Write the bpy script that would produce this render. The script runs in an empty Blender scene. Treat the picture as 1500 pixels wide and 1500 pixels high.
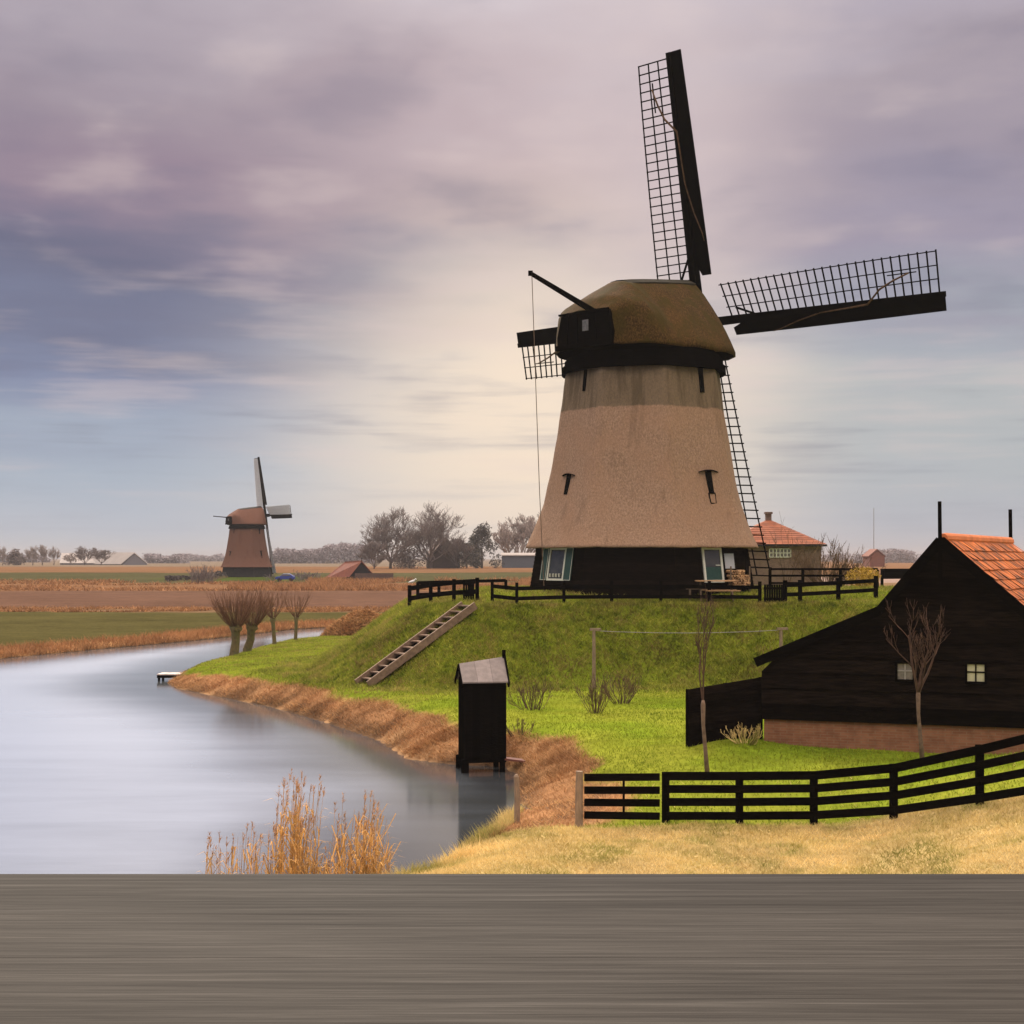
import bpy, bmesh, math, random
import numpy as np
from mathutils import Vector, Matrix, noise as mnoise
R = math.radians
scene = bpy.context.scene
col = scene.collection
F = 2100.0            # focal length in pixels of the 1500 px photograph
EYE = 6.0
HZ = 818.0            # horizon row in the photograph

# ------------------------------------------------------------------ camera
cam_d = bpy.data.cameras.new("camera"); cam = bpy.data.objects.new("camera", cam_d); col.objects.link(cam)
cam.location = (0, 0, EYE); cam.rotation_euler = (R(90), 0, 0)
cam_d.sensor_width = 36; cam_d.lens = 36 * F / 1500; cam_d.shift_y = (HZ - 750) / 1500
cam_d.clip_start = 0.1; cam_d.clip_end = 20000
scene.camera = cam

# ------------------------------------------------------------------ render settings
scene.view_settings.view_transform = 'Standard'; scene.view_settings.look = 'None'
scene.view_settings.exposure = 0.0; scene.view_settings.gamma = 1.0
scene.cycles.use_denoising = True
scene.cycles.max_bounces = 6; scene.cycles.diffuse_bounces = 3; scene.cycles.glossy_bounces = 3
scene.cycles.volume_bounces = 1; scene.cycles.transparent_max_bounces = 8

# ------------------------------------------------------------------ world: overcast evening sky
SUN_EL, SUN_AZ = 30.0, -14.0      # degrees; azimuth from +Y towards +X
w = bpy.data.worlds.new("World"); scene.world = w; w.use_nodes = True
nt = w.node_tree; nt.nodes.clear()
def lin(c):
    c = c / 255.0
    return c / 12.92 if c <= 0.04045 else ((c + 0.055) / 1.055) ** 2.4
def L(r, g, b, a=1.0): return (lin(r), lin(g), lin(b), a)
class NT:
    def __init__(s, tree): s.t = tree
    def new(s, typ, **kw):
        n = s.t.nodes.new(typ)
        for k, v in kw.items(): setattr(n, k, v)
        return n
    def put(s, sock, v):
        if hasattr(v, 'is_output') or isinstance(v, bpy.types.NodeSocket): s.t.links.new(v, sock)
        elif v is not None: sock.default_value = v
    def math(s, op, a, b=None, c=None, clamp=False):
        n = s.new('ShaderNodeMath', operation=op); n.use_clamp = clamp
        s.put(n.inputs[0], a)
        if b is not None: s.put(n.inputs[1], b)
        if c is not None: s.put(n.inputs[2], c)
        return n.outputs[0]
    def vmath(s, op, a, b=None, out=0):
        n = s.new('ShaderNodeVectorMath', operation=op); s.put(n.inputs[0], a)
        if b is not None: s.put(n.inputs[1], b)
        return n.outputs[out]
    def mix(s, fac, a, b, blend='MIX', clamp=True):
        n = s.new('ShaderNodeMix', data_type='RGBA', blend_type=blend); n.clamp_factor = clamp
        s.put(n.inputs[0], fac); s.put(n.inputs[6], a); s.put(n.inputs[7], b)
        return n.outputs[2]
    def ramp(s, fac, stops, interp='LINEAR'):
        n = s.new('ShaderNodeValToRGB'); cr = n.color_ramp; cr.interpolation = interp
        while len(cr.elements) > 1: cr.elements.remove(cr.elements[-1])
        cr.elements[0].position, cr.elements[0].color = stops[0]
        for p, c in stops[1:]:
            e = cr.elements.new(p); e.color = c
        s.put(n.inputs[0], fac); return n.outputs[0]
    def noise(s, vec, scale, detail=4, rough=0.5, dist=0.0, dims='3D'):
        n = s.new('ShaderNodeTexNoise', noise_dimensions=dims)
        s.put(n.inputs['Vector'], vec); n.inputs['Scale'].default_value = scale
        n.inputs['Detail'].default_value = detail; n.inputs['Roughness'].default_value = rough
        n.inputs['Distortion'].default_value = dist
        return n.outputs[0]
    def comb(s, x, y, z=0.0):
        n = s.new('ShaderNodeCombineXYZ'); s.put(n.inputs[0], x); s.put(n.inputs[1], y); s.put(n.inputs[2], z)
        return n.outputs[0]
    def maprange(s, v, a, b, c=0.0, d=1.0, interp='SMOOTHSTEP'):
        n = s.new('ShaderNodeMapRange', interpolation_type=interp)
        s.put(n.inputs[0], v)
        for i, k in zip((1, 2, 3, 4), (a, b, c, d)): s.put(n.inputs[i], k)
        return n.outputs[0]
    def sep(s, v):
        n = s.new('ShaderNodeSeparateXYZ'); s.put(n.inputs[0], v); return n.outputs
W = NT(nt)
tc = W.new('ShaderNodeTexCoord')
dx, dy, dz = W.sep(tc.outputs['Generated'])
rad = W.math('SQRT', W.math('ADD', W.math('MULTIPLY', dx, dx), W.math('MULTIPLY', dy, dy)))
v0 = W.math('DIVIDE', dz, W.math('MAXIMUM', rad, 0.02))
u0 = W.math('ARCTAN2', dx, dy)
# clouds flatten into streaks towards the horizon
lv = W.math('LOGARITHM', W.math('ADD', W.math('MAXIMUM', v0, 0.0), 0.07), 2.71828)
cps = W.comb(W.math('MULTIPLY', u0, 2.6), W.math('MULTIPLY', lv, 3.1), 1.7)
n1 = W.noise(cps, 1.7, 4, 0.5, 0.15)
n2 = W.noise(W.vmath('ADD', W.vmath('MULTIPLY', cps, (1.7, 1.1, 1.0)), (7.3, 2.1, 0)), 2.1, 6, 0.44, 0.1)
n3 = W.noise(W.vmath('ADD', W.vmath('MULTIPLY', cps, (0.8, 2.2, 1.0)), (3.3, 9.1, 0)), 5.2, 6, 0.55, 0.1)
wob = W.math('ADD', W.math('MULTIPLY', W.math('SUBTRACT', n1, 0.5), 0.15), W.math('MULTIPLY', W.math('SUBTRACT', n2, 0.5), 0.05))
v = W.math('ADD', v0, W.math('MULTIPLY', wob, W.maprange(v0, 0.0, 0.16)))
vv = W.math('MULTIPLY', v, 2.0)     # ramp position: elevation tangent / 0.5
def st(lst): return [((HZ - py) / 2100.0 * 2.0, L(*c)) for py, c in lst]
left = W.ramp(vv, [(0.0, L(196, 200, 205))] + st([(780, (182, 190, 203)), (700, (166, 179, 196)), (610, (145, 156, 180)), (550, (124, 135, 166)), (490, (108, 115, 144)), (410, (99, 102, 130)), (355, (114, 110, 136)), (290, (144, 127, 146)), (150, (152, 139, 154)), (0, (172, 163, 176))]) + [(1.0, L(190, 186, 198))])
cent = W.ramp(vv, [(0.0, L(214, 208, 204))] + st([(770, (222, 213, 206)), (690, (228, 217, 206)), (600, (226, 215, 204)), (520, (210, 203, 200)), (450, (176, 172, 181)), (390, (160, 153, 168)), (310, (188, 170, 174)), (200, (194, 175, 180)), (80, (203, 188, 193)), (0, (210, 198, 204))]) + [(1.0, L(208, 200, 208))])
right = W.ramp(vv, [(0.0, L(190, 190, 196))] + st([(770, (180, 184, 194)), (690, (180, 185, 190)), (590, (183, 186, 189)), (520, (170, 174, 184)), (440, (162, 161, 175)), (350, (160, 152, 170)), (250, (162, 151, 165)), (120, (172, 160, 170)), (0, (184, 175, 188))]) + [(1.0, L(196, 190, 200))])
uw = W.math('ADD', u0, W.math('MULTIPLY', W.math('SUBTRACT', n1, 0.5), 0.10))
c1 = W.mix(W.maprange(uw, -0.27, 0.01), left, cent)
c2 = W.mix(W.maprange(uw, 0.04, 0.27), c1, right)
# warm brightness where the sun stands behind thin cloud
gu = W.math('DIVIDE', W.math('SUBTRACT', u0, 0.030), 0.155)
gv = W.math('DIVIDE', W.math('SUBTRACT', v0, 0.105), 0.145)
gd = W.math('SQRT', W.math('ADD', W.math('MULTIPLY', gu, gu), W.math('MULTIPLY', gv, gv)))
glow = W.math('MULTIPLY', W.maprange(gd, 0.0, 1.45, 1.0, 0.0), W.maprange(n2, 0.32, 0.62, 0.62, 1.0), clamp=True)
c3 = W.mix(glow, c2, L(250, 229, 206))
# light and dark wisps
wisp = W.math('ADD', W.math('MULTIPLY', W.math('SUBTRACT', n2, 0.5), 0.85), W.math('MULTIPLY', W.math('SUBTRACT', n3, 0.5), W.maprange(v0, 0.10, 0.24, 0.35, 0.10)))
wisp = W.math('MULTIPLY', wisp, W.maprange(v0, 0.0, 0.10, 0.25, 1.0))
halo = W.maprange(W.math('SQRT', W.math('ADD', W.math('POWER', W.math('DIVIDE', W.math('SUBTRACT', u0, 0.115), 0.10), 2.0), W.math('POWER', W.math('DIVIDE', W.math('SUBTRACT', v0, 0.27), 0.20), 2.0))), 0.0, 1.2, 0.50, 0.0)
c3 = W.mix(halo, c3, L(218, 202, 203))
c4 = W.mix(W.maprange(wisp, 0.0, 0.22, 0.0, 0.30), c3, L(230, 210, 205))
c5 = W.mix(W.maprange(wisp, 0.0, -0.22, 0.0, 0.32), c4, L(106, 106, 132))
zen = W.maprange(dz, 0.40, 0.80, 1.0, 5.2)
c6 = W.vmath('SCALE', c5, None); c6.node.inputs[3].default_value = 1.0; W.put(c6.node.inputs[3], zen)
c7 = W.mix(W.maprange(dz, 0.40, 0.75), c6, W.vmath('MULTIPLY', c6, (1.15, 1.0, 0.74)))
bg1 = W.new('ShaderNodeBackground'); W.put(bg1.inputs[0], c7); bg1.inputs[1].default_value = 1.0
sky = W.new('ShaderNodeTexSky', sky_type='NISHITA'); sky.sun_disc = False
sky.sun_elevation = R(SUN_EL); sky.sun_rotation = R(SUN_AZ); sky.dust_density = 2.0
bg2 = W.new('ShaderNodeBackground'); W.put(bg2.inputs[0], sky.outputs[0]); bg2.inputs[1].default_value = 0.06
mx = W.new('ShaderNodeMixShader'); mx.inputs[0].default_value = 0.94     # thick cloud over the clear sky
mx.inputs[0].default_value = 0.97
nt.links.new(bg2.outputs[0], mx.inputs[1]); nt.links.new(bg1.outputs[0], mx.inputs[2])
wo = W.new('ShaderNodeOutputWorld'); nt.links.new(mx.outputs[0], wo.inputs[0])

sd = bpy.data.lights.new("sun", 'SUN'); sun = bpy.data.objects.new("sun", sd); col.objects.link(sun)
sd.energy = 4.2; sd.angle = R(14); sd.color = (1.0, 0.90, 0.76)
sdir = Vector((math.sin(R(SUN_AZ)) * math.cos(R(SUN_EL)), math.cos(R(SUN_AZ)) * math.cos(R(SUN_EL)), math.sin(R(SUN_EL))))
sun.rotation_euler = sdir.to_track_quat('Z', 'Y').to_euler()
sun.location = (0, 0, 60)

# ------------------------------------------------------------------ helpers
def P(px, py, Y): return Vector(((px - 750) / F * Y, Y, EYE - (py - HZ) / F * Y))
def SS(t):
    t = np.clip(t, 0, 1); return t * t * (3 - 2 * t)
WORLD = {}
class MB:
    def __init__(s): s.v = []; s.f = []; s.c = []
    def add(s, vs, fs, tint=None):
        o = len(s.v); s.v += [tuple(p) for p in vs]; s.f += [tuple(i + o for i in f) for f in fs]
        s.c += [tint if tint is not None else 0.5] * len(fs)
    def hexa(s, p, tint=None):      # p: 4 bottom, 4 top
        s.add(p, [(3, 2, 1, 0), (4, 5, 6, 7), (0, 1, 5, 4), (1, 2, 6, 5), (2, 3, 7, 6), (3, 0, 4, 7)], tint)
    def box(s, c, size, rz=0.0, tint=None, M=None):
        hx, hy, hz = size[0] / 2, size[1] / 2, size[2] / 2
        q = [Vector((a * hx, b * hy, d * hz)) for d in (-1, 1) for a, b in ((-1, -1), (1, -1), (1, 1), (-1, 1))]
        m = M if M is not None else Matrix.Rotation(rz, 3, 'Z')
        s.hexa([m @ k + Vector(c) for k in q], tint)
    def beam(s, a, b, wd, ht, up=(0, 0, 1), wd2=None, ht2=None, tint=None):
        a, b = Vector(a), Vector(b); d = (b - a).normalized(); up = Vector(up)
        sd_ = d.cross(up)
        if sd_.length < 1e-4: sd_ = d.cross(Vector((1, 0, 0)))
        sd_.normalize(); u = sd_.cross(d)
        w2 = wd if wd2 is None else wd2; h2 = ht if ht2 is None else ht2
        q = [p + sd_ * i * ww / 2 + u * j * hh / 2 for p, ww, hh in ((a, wd, ht), (b, w2, h2)) for i, j in ((-1, -1), (1, -1), (1, 1), (-1, 1))]
        s.hexa(q, tint)
    def tube(s, pts, rs, n=6, cap=True, tint=None):
        pts = [Vector(p) for p in pts]; k = len(pts); vs = []; fs = []
        if not hasattr(rs, '__len__'): rs = [rs] * k
        ref = Vector((0.31, 0.17, 0.93))
        for i in range(k):
            d = (pts[min(i + 1, k - 1)] - pts[max(i - 1, 0)])
            d = d.normalized() if d.length > 1e-9 else Vector((0, 0, 1))
            a = d.cross(ref)
            if a.length < 0.05: a = d.cross(Vector((1, 0, 0)))
            a.normalize(); b = d.cross(a)
            for j in range(n):
                t = 2 * math.pi * j / n
                vs.append(pts[i] + (a * math.cos(t) + b * math.sin(t)) * rs[i])
        for i in range(k - 1):
            for j in range(n):
                fs.append((i * n + j, i * n + (j + 1) % n, (i + 1) * n + (j + 1) % n, (i + 1) * n + j))
        if cap:
            fs.append(tuple(range(n))); fs.append(tuple(range((k - 1) * n, k * n))[::-1])
        s.add(vs, fs, tint)
    def prism(s, poly, off, tint=None):     # poly: 3-D outline, off: extrusion vector
        n = len(poly); a = [Vector(p) for p in poly]; off = Vector(off)
        vs = a + [p + off for p in a]
        fs = [tuple(range(n))[::-1], tuple(range(n, 2 * n))] + [(i, (i + 1) % n, n + (i + 1) % n, n + i) for i in range(n)]
        s.add(vs, fs, tint)
    def rings(s, rings, closed=True, cap0=False, cap1=False, tint=None):
        n = len(rings[0]); vs = [p for r in rings for p in r]; fs = []
        for i in range(len(rings) - 1):
            for j in range(n if closed else n - 1):
                fs.append((i * n + j, i * n + (j + 1) % n, (i + 1) * n + (j + 1) % n, (i + 1) * n + j))
        if cap0: fs.append(tuple(range(n))[::-1])
        if cap1: fs.append(tuple(range((len(rings) - 1) * n, len(rings) * n)))
        s.add(vs, fs, tint)
    def build(s, name, mat, parent=None, smooth=False, fixn=True, bevel=0.0, origin=None, local=False):
        me = bpy.data.meshes.new(name)
        o = Vector((0, 0, 0))
        if parent is not None: o = WORLD[parent.name]
        elif origin is not None: o = Vector(origin)
        if local: o = Vector((0, 0, 0))
        me.from_pydata([tuple(Vector(p) - o) for p in s.v], [], s.f); me.update()
        if fixn:
            bm = bmesh.new(); bm.from_mesh(me); bmesh.ops.recalc_face_normals(bm, faces=bm.faces); bm.to_mesh(me); bm.free()
        at = me.attributes.new('tint', 'FLOAT', 'FACE'); at.data.foreach_set('value', np.array(s.c, dtype=np.float32))
        me.materials.append(mat)
        if smooth: me.polygons.foreach_set('use_smooth', [True] * len(me.polygons))
        ob = bpy.data.objects.new(name, me); col.objects.link(ob)
        if parent is not None: ob.parent = parent
        elif origin is not None: ob.location = o
        WORLD[ob.name] = o
        if bevel:
            m = ob.modifiers.new('bevel', 'BEVEL'); m.width = bevel; m.segments = 2; m.limit_method = 'ANGLE'
        return ob
def thing(name, label, cat, loc, group=None, rz=0.0):
    o = bpy.data.objects.new(name, None); col.objects.link(o); o.location = loc; o.rotation_euler = (0, 0, rz)
    o.empty_display_size = 0.3
    o['label'] = label; o['category'] = cat
    if group: o['group'] = group
    WORLD[o.name] = Vector(loc); return o
def tag(o, label, cat, group=None, kind=None):
    o['label'] = label; o['category'] = cat
    if group: o['group'] = group
    if kind: o['kind'] = kind
    return o
def np_mesh(name, verts, faces, mat, tint=None, cols=None, smooth=False):
    """fast mesh from arrays, all faces with the same corner count"""
    me = bpy.data.meshes.new(name); k = faces.shape[1]
    me.vertices.add(len(verts)); me.vertices.foreach_set('co', np.asarray(verts, np.float32).ravel())
    me.loops.add(faces.size); me.loops.foreach_set('vertex_index', faces.astype(np.int32).ravel())
    me.polygons.add(len(faces)); me.polygons.foreach_set('loop_start', np.arange(0, faces.size, k, dtype=np.int32))
    me.polygons.foreach_set('loop_total', np.full(len(faces), k, np.int32))
    if smooth: me.polygons.foreach_set('use_smooth', np.ones(len(faces), bool))
    me.update(calc_edges=True)
    if tint is not None:
        a = me.attributes.new('tint', 'FLOAT', 'FACE'); a.data.foreach_set('value', np.asarray(tint, np.float32))
    if cols is not None:
        a = me.attributes.new('cover', 'FLOAT_COLOR', 'POINT'); a.data.foreach_set('color', np.asarray(cols, np.float32).ravel())
    me.materials.append(mat); ob = bpy.data.objects.new(name, me); col.objects.link(ob)
    WORLD[ob.name] = Vector((0, 0, 0)); return ob

# ------------------------------------------------------------------ materials
MATS = {}
def mat(name, c1, c2=None, rough=0.85, scale=6.0, stretch=(1, 1, 1), detail=5, bump=0.0, bscale=None, spec=0.25, tint=0.0,
        c3=None, s3=1.0, metal=0.0, lo=0.3, hi=0.7, translucent=0.0):
    m = bpy.data.materials.new(name); m.use_nodes = True; t = NT(m.node_tree); b = m.node_tree.nodes['Principled BSDF']
    tcn = t.new('ShaderNodeTexCoord'); vec = t.vmath('MULTIPLY', tcn.outputs['Object'], stretch)
    c2 = c2 or c1
    n = t.noise(vec, scale, detail, 0.6)
    cc = t.mix(t.maprange(n, lo, hi), (*c1, 1), (*c2, 1))
    if c3:
        n_ = t.noise(tcn.outputs['Object'], s3, 4, 0.6)
        cc = t.mix(t.maprange(n_, 0.42, 0.68), cc, (*c3, 1))
    if tint:
        at = t.new('ShaderNodeAttribute', attribute_name='tint')
        k = t.math('ADD', 1.0 - tint, t.math('MULTIPLY', at.outputs['Fac'], 2 * tint))
        sc = t.new('ShaderNodeVectorMath', operation='SCALE'); t.put(sc.inputs[0], cc); t.put(sc.inputs[3], k); cc = sc.outputs[0]
    t.put(b.inputs['Base Color'], cc); b.inputs['Roughness'].default_value = rough
    b.inputs['Specular IOR Level'].default_value = spec; b.inputs['Metallic'].default_value = metal
    if bump:
        bn = t.new('ShaderNodeBump'); bn.inputs['Strength'].default_value = bump; bn.inputs['Distance'].default_value = 0.05
        t.put(bn.inputs['Height'], t.noise(vec, bscale or scale * 3, 6, 0.65)); t.put(b.inputs['Normal'], bn.outputs[0])
    if translucent:
        tr = t.new('ShaderNodeBsdfTranslucent'); t.put(tr.inputs[0], cc); ms = t.new('ShaderNodeMixShader')
        ms.inputs[0].default_value = translucent
        t.t.links.new(b.outputs[0], ms.inputs[1]); t.t.links.new(tr.outputs[0], ms.inputs[2])
        t.t.links.new(ms.outputs[0], m.node_tree.nodes['Material Output'].inputs[0])
    MATS[name] = m; return m
M_tar = mat('tarred_wood', (0.0014, 0.0012, 0.0011), (0.0038, 0.0030, 0.0026), 0.75, 3, (1, 1, 6), bump=0.3, spec=0.0, tint=0.4)
M_tarboard = mat('tarred_boards', (0.0026, 0.0019, 0.0016), (0.0098, 0.0066, 0.0050), 0.8, 2, (1, 1, 9), bump=0.35, spec=0.0, tint=0.45)
M_black = mat('black_metal', (0.004, 0.004, 0.004), rough=0.8, spec=0.0)
M_sail = mat('sail_timber', (0.0012, 0.0012, 0.0014), (0.0024, 0.0022, 0.0022), 0.8, 4, spec=0.0)
M_rope = mat('rope_fibre', (0.16, 0.11, 0.07), (0.10, 0.07, 0.05), 0.9)
M_cloth = mat('canvas', (0.74, 0.77, 0.80), (0.66, 0.70, 0.74), 0.9, 2, translucent=0.5)
M_rolled = mat('rolled_canvas', (0.12, 0.065, 0.035), (0.06, 0.035, 0.02), 0.9)
M_glass = mat('window_glass', (0.03, 0.035, 0.035), (0.06, 0.06, 0.055), 0.12, 2, spec=0.6)
M_paleglass = mat('pale_yellowish_glass', (0.50, 0.50, 0.34), (0.42, 0.42, 0.30), 0.25, 8, spec=0.5)  # pale yellowish pane colour
M_greyglass = mat('grey_glass', (0.10, 0.10, 0.10), (0.16, 0.155, 0.15), 0.2, 8, spec=0.5)
M_green = mat('green_paint', (0.016, 0.050, 0.044), (0.024, 0.065, 0.055), 0.5)
M_white = mat('white_paint', (0.62, 0.64, 0.56), (0.54, 0.56, 0.48), 0.5)
M_greyframe = mat('grey_paint', (0.28, 0.27, 0.26), (0.22, 0.21, 0.2), 0.6)
M_wood = mat('weathered_wood', (0.20, 0.145, 0.10), (0.12, 0.085, 0.06), 0.85, 4, (1, 1, 5), bump=0.3, tint=0.2)
M_stair = mat('stair_timber', (0.25, 0.17, 0.115), (0.15, 0.10, 0.07), 0.85, 5, bump=0.3, tint=0.25)
M_log = mat('split_logs', (0.52, 0.33, 0.18), (0.30, 0.17, 0.08), 0.85, 9, tint=0.35)
M_roofzinc = mat('grey_roof_felt', (0.23, 0.20, 0.195), (0.17, 0.15, 0.145), 0.65, 5, bump=0.1, tint=0.15)
M_bark = mat('bark', (0.095, 0.07, 0.052), (0.055, 0.042, 0.034), 0.9, 9, bump=0.4)
M_willow = mat('willow_bark', (0.17, 0.13, 0.055), (0.085, 0.06, 0.032), 0.9, 7, bump=0.5, c3=(0.12, 0.12, 0.05), s3=3)
M_shoot = mat('willow_shoots', (0.19, 0.095, 0.055), (0.125, 0.064, 0.04), 0.8, 4, tint=0.4)
M_sapbark = mat('sapling_bark', (0.20, 0.135, 0.095), (0.12, 0.08, 0.06), 0.85, 8, bump=0.2)
M_twig = mat('sapling_twigs', (0.095, 0.052, 0.036), (0.055, 0.032, 0.024), 0.85, 5, tint=0.3)
M_fartwig = mat('hazed_far_twigs', (0.22, 0.185, 0.17), (0.16, 0.135, 0.125), 0.9, 2, tint=0.3)  # grey-brown winter twigs, paled further so distance haze sits in the colour
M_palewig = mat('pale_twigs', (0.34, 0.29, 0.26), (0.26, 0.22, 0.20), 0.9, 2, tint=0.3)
M_bushtwig = mat('shrub_twigs', (0.13, 0.08, 0.045), (0.08, 0.052, 0.03), 0.85, 5, tint=0.35)
M_leafdark = mat('evergreen_leaves', (0.0780, 0.0775, 0.0676), (0.1170, 0.1100, 0.0988), 0.8, 3, tint=0.4)
M_yellow = mat('yellow_leaves', (0.50, 0.32, 0.03), (0.34, 0.24, 0.04), 0.8, 4, tint=0.4)
M_redhut = mat('dull_red_tiles', (0.22, 0.075, 0.045), (0.15, 0.055, 0.04), 0.85, 2)
M_wallgrey = mat('grey_boards', (0.020, 0.019, 0.020), (0.013, 0.013, 0.014), 0.85, 2)
M_roofwhite = mat('pale_sheet_roof', (0.44, 0.41, 0.39), (0.38, 0.36, 0.34), 0.7, 0.3)
M_roofdark = mat('dark_farm_roof', (0.10, 0.07, 0.06), (0.075, 0.055, 0.05), 0.9, 1)
M_stone = mat('rubble_stone', (0.11, 0.10, 0.095), (0.05, 0.045, 0.042), 0.95, 4, bump=0.5, tint=0.4)
M_carblue = mat('blue_car_paint', (0.03, 0.06, 0.30), rough=0.25, spec=0.5)
M_tyre = mat('tyre_rubber', (0.015, 0.015, 0.015), rough=0.8)
M_frost = mat('frosted_boards', (0.62, 0.56, 0.54), (0.40, 0.33, 0.30), 0.85, 9, (6, 1, 1), tint=0.2)
M_gull = mat('white_feathers', (0.75, 0.75, 0.74), (0.6, 0.6, 0.62), 0.8)
M_concrete = mat('post_wood_grey', (0.30, 0.22, 0.155), (0.19, 0.14, 0.10), 0.9, 10, (1, 1, 0.4), bump=0.3)
M_plank = mat('red_brown_plank', (0.17, 0.06, 0.045), (0.11, 0.042, 0.034), 0.8, 6)

def thatch_mat(name, c1, c2, band=None, moss=None, oz=0.0):
    m = bpy.data.materials.new(name); m.use_nodes = True; t = NT(m.node_tree); b = m.node_tree.nodes['Principled BSDF']
    tcn = t.new('ShaderNodeTexCoord'); ob = tcn.outputs['Object']
    fine = t.noise(t.vmath('MULTIPLY', ob, (1, 1, 0.6)), 15.0, 8, 0.75)
    big = t.noise(ob, 0.55, 4, 0.55)
    streak = t.noise(t.vmath('MULTIPLY', ob, (1.6, 1.6, 0.12)), 1.4, 5, 0.6)
    cc = t.mix(t.maprange(fine, 0.32, 0.70), (*c1, 1), (*c2, 1))
    cc = t.mix(t.maprange(big, 0.40, 0.66, 0, 0.45), cc, (c2[0] * 0.80, c2[1] * 0.72, c2[2] * 0.66, 1))
    cc = t.mix(t.maprange(streak, 0.52, 0.72, 0, 0.35), cc, (c1[0] * 0.7, c1[1] * 0.7, c1[2] * 0.7, 1))
    z = t.sep(ob)[2]
    if band:      # older, weathered reed above a renewed lower coat
        zb, cb = band
        jit = t.math('MULTIPLY', t.math('SUBTRACT', t.noise(ob, 1.6, 3, 0.5), 0.5), 0.22)
        old = t.mix(t.maprange(fine, 0.3, 0.72), (*cb, 1), (cb[0] * 1.5, cb[1] * 1.45, cb[2] * 1.4, 1))
        dirt = t.mix(t.maprange(streak, 0.46, 0.66, 0, 0.6), old, (cb[0] * 0.55, cb[1] * 0.55, cb[2] * 0.5, 1))
        cc = t.mix(t.maprange(t.math('ADD', z, jit), zb - 0.05, zb + 0.05), cc, dirt)
    if moss:
        cc = t.mix(t.maprange(t.noise(ob, 1.1, 5, 0.65), 0.42, 0.62, 0.0, 0.8), cc, (*moss, 1))
    t.put(b.inputs['Base Color'], cc); b.inputs['Roughness'].default_value = 0.95; b.inputs['Specular IOR Level'].default_value = 0.1
    bn = t.new('ShaderNodeBump'); bn.inputs['Strength'].default_value = 0.55; bn.inputs['Distance'].default_value = 0.06
    t.put(bn.inputs['Height'], t.noise(t.vmath('MULTIPLY', ob, (1, 1, 0.6)), 11, 6, 0.7)); t.put(b.inputs['Normal'], bn.outputs[0])
    return m
M_thatch = thatch_mat('reed_thatch', (0.205, 0.132, 0.088), (0.375, 0.252, 0.174), band=(8.32, (0.132, 0.100, 0.068)))
M_capthatch = thatch_mat('mossy_cap_thatch', (0.0140, 0.0086, 0.0036), (0.1049, 0.0594, 0.0178), moss=(0.0385, 0.0297, 0.0053))
M_farthatch = thatch_mat('red_brown_thatch', (0.1210, 0.0612, 0.0430), (0.1904, 0.0989, 0.0720))

def brick_mat(name, c1, c2, mortar, scale=1.0):
    m = bpy.data.materials.new(name); m.use_nodes = True; t = NT(m.node_tree); b = m.node_tree.nodes['Principled BSDF']
    tcn = t.new('ShaderNodeTexCoord'); x, y, z = t.sep(tcn.outputs['Object'])
    bk = t.new('ShaderNodeTexBrick'); t.put(bk.inputs['Vector'], t.comb(t.math('ADD', x, y), z, 0.0))
    bk.inputs['Scale'].default_value = scale; bk.inputs['Brick Width'].default_value = 0.22; bk.inputs['Row Height'].default_value = 0.07
    bk.inputs['Mortar Size'].default_value = 0.008; bk.inputs['Color1'].default_value = (*c1, 1); bk.inputs['Color2'].default_value = (*c2, 1)
    bk.inputs['Mortar'].default_value = (*mortar, 1)
    n = t.noise(tcn.outputs['Object'], 3.0, 5, 0.6)
    cc = t.mix(t.maprange(n, 0.4, 0.7, 0, 0.5), bk.outputs[0], (c1[0] * 0.6, c1[1] * 0.6, c1[2] * 0.62, 1))
    t.put(b.inputs['Base Color'], cc); b.inputs['Roughness'].default_value = 0.9
    return m
M_brick = brick_mat('plinth_brick', (0.2300, 0.0903, 0.0462), (0.3000, 0.1290, 0.0686), (0.2600, 0.1505, 0.0910))
M_housebrick = brick_mat('house_brick', (0.125, 0.078, 0.060), (0.165, 0.102, 0.080), (0.17, 0.125, 0.105))
M_tile = mat('orange_tiles', (0.62, 0.185, 0.045), (0.42, 0.120, 0.036), 0.75, 1.6, c3=(0.17, 0.075, 0.045), s3=2.2, bump=0.15, bscale=12, tint=0.30)
M_ridge = mat('orange_ridge_tiles', (0.62, 0.20, 0.075), (0.50, 0.16, 0.06), 0.7, 3, tint=0.12)
M_houseroof = mat('house_red_tiles', (0.30, 0.105, 0.055), (0.20, 0.075, 0.045), 0.8, 2, tint=0.2)

# ground cover blades
M_blade_lawn = mat('lawn_blades', (0.145, 0.200, 0.011), (0.245, 0.270, 0.022), 0.75, 0.35, tint=0.28, spec=0.1, translucent=0.3)
M_blade_mound = mat('mound_blades', (0.0900, 0.1325, 0.0080), (0.3240, 0.3286, 0.0480), 0.75, 2.2, tint=0.55, spec=0.12, translucent=0.3, c3=(0.2640, 0.2120, 0.0600), s3=0.8)
M_blade_dry = mat('dry_grass', (0.7128, 0.5400, 0.2467), (0.5400, 0.4158, 0.1575), 0.8, 0.5, tint=0.3, spec=0.1, translucent=0.2, c3=(0.2376, 0.2376, 0.0525), s3=0.7)
M_blade_bank = mat('matted_bank_reed', (0.4860, 0.2888, 0.1342), (0.2916, 0.1418, 0.0599), 0.85, 0.9, tint=0.6, spec=0.1, translucent=0.15)
M_reed = mat('reed_stalks', (0.5616, 0.3416, 0.1275), (0.4536, 0.2562, 0.0900), 0.8, 1.5, tint=0.4, spec=0.1, translucent=0.25)
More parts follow.
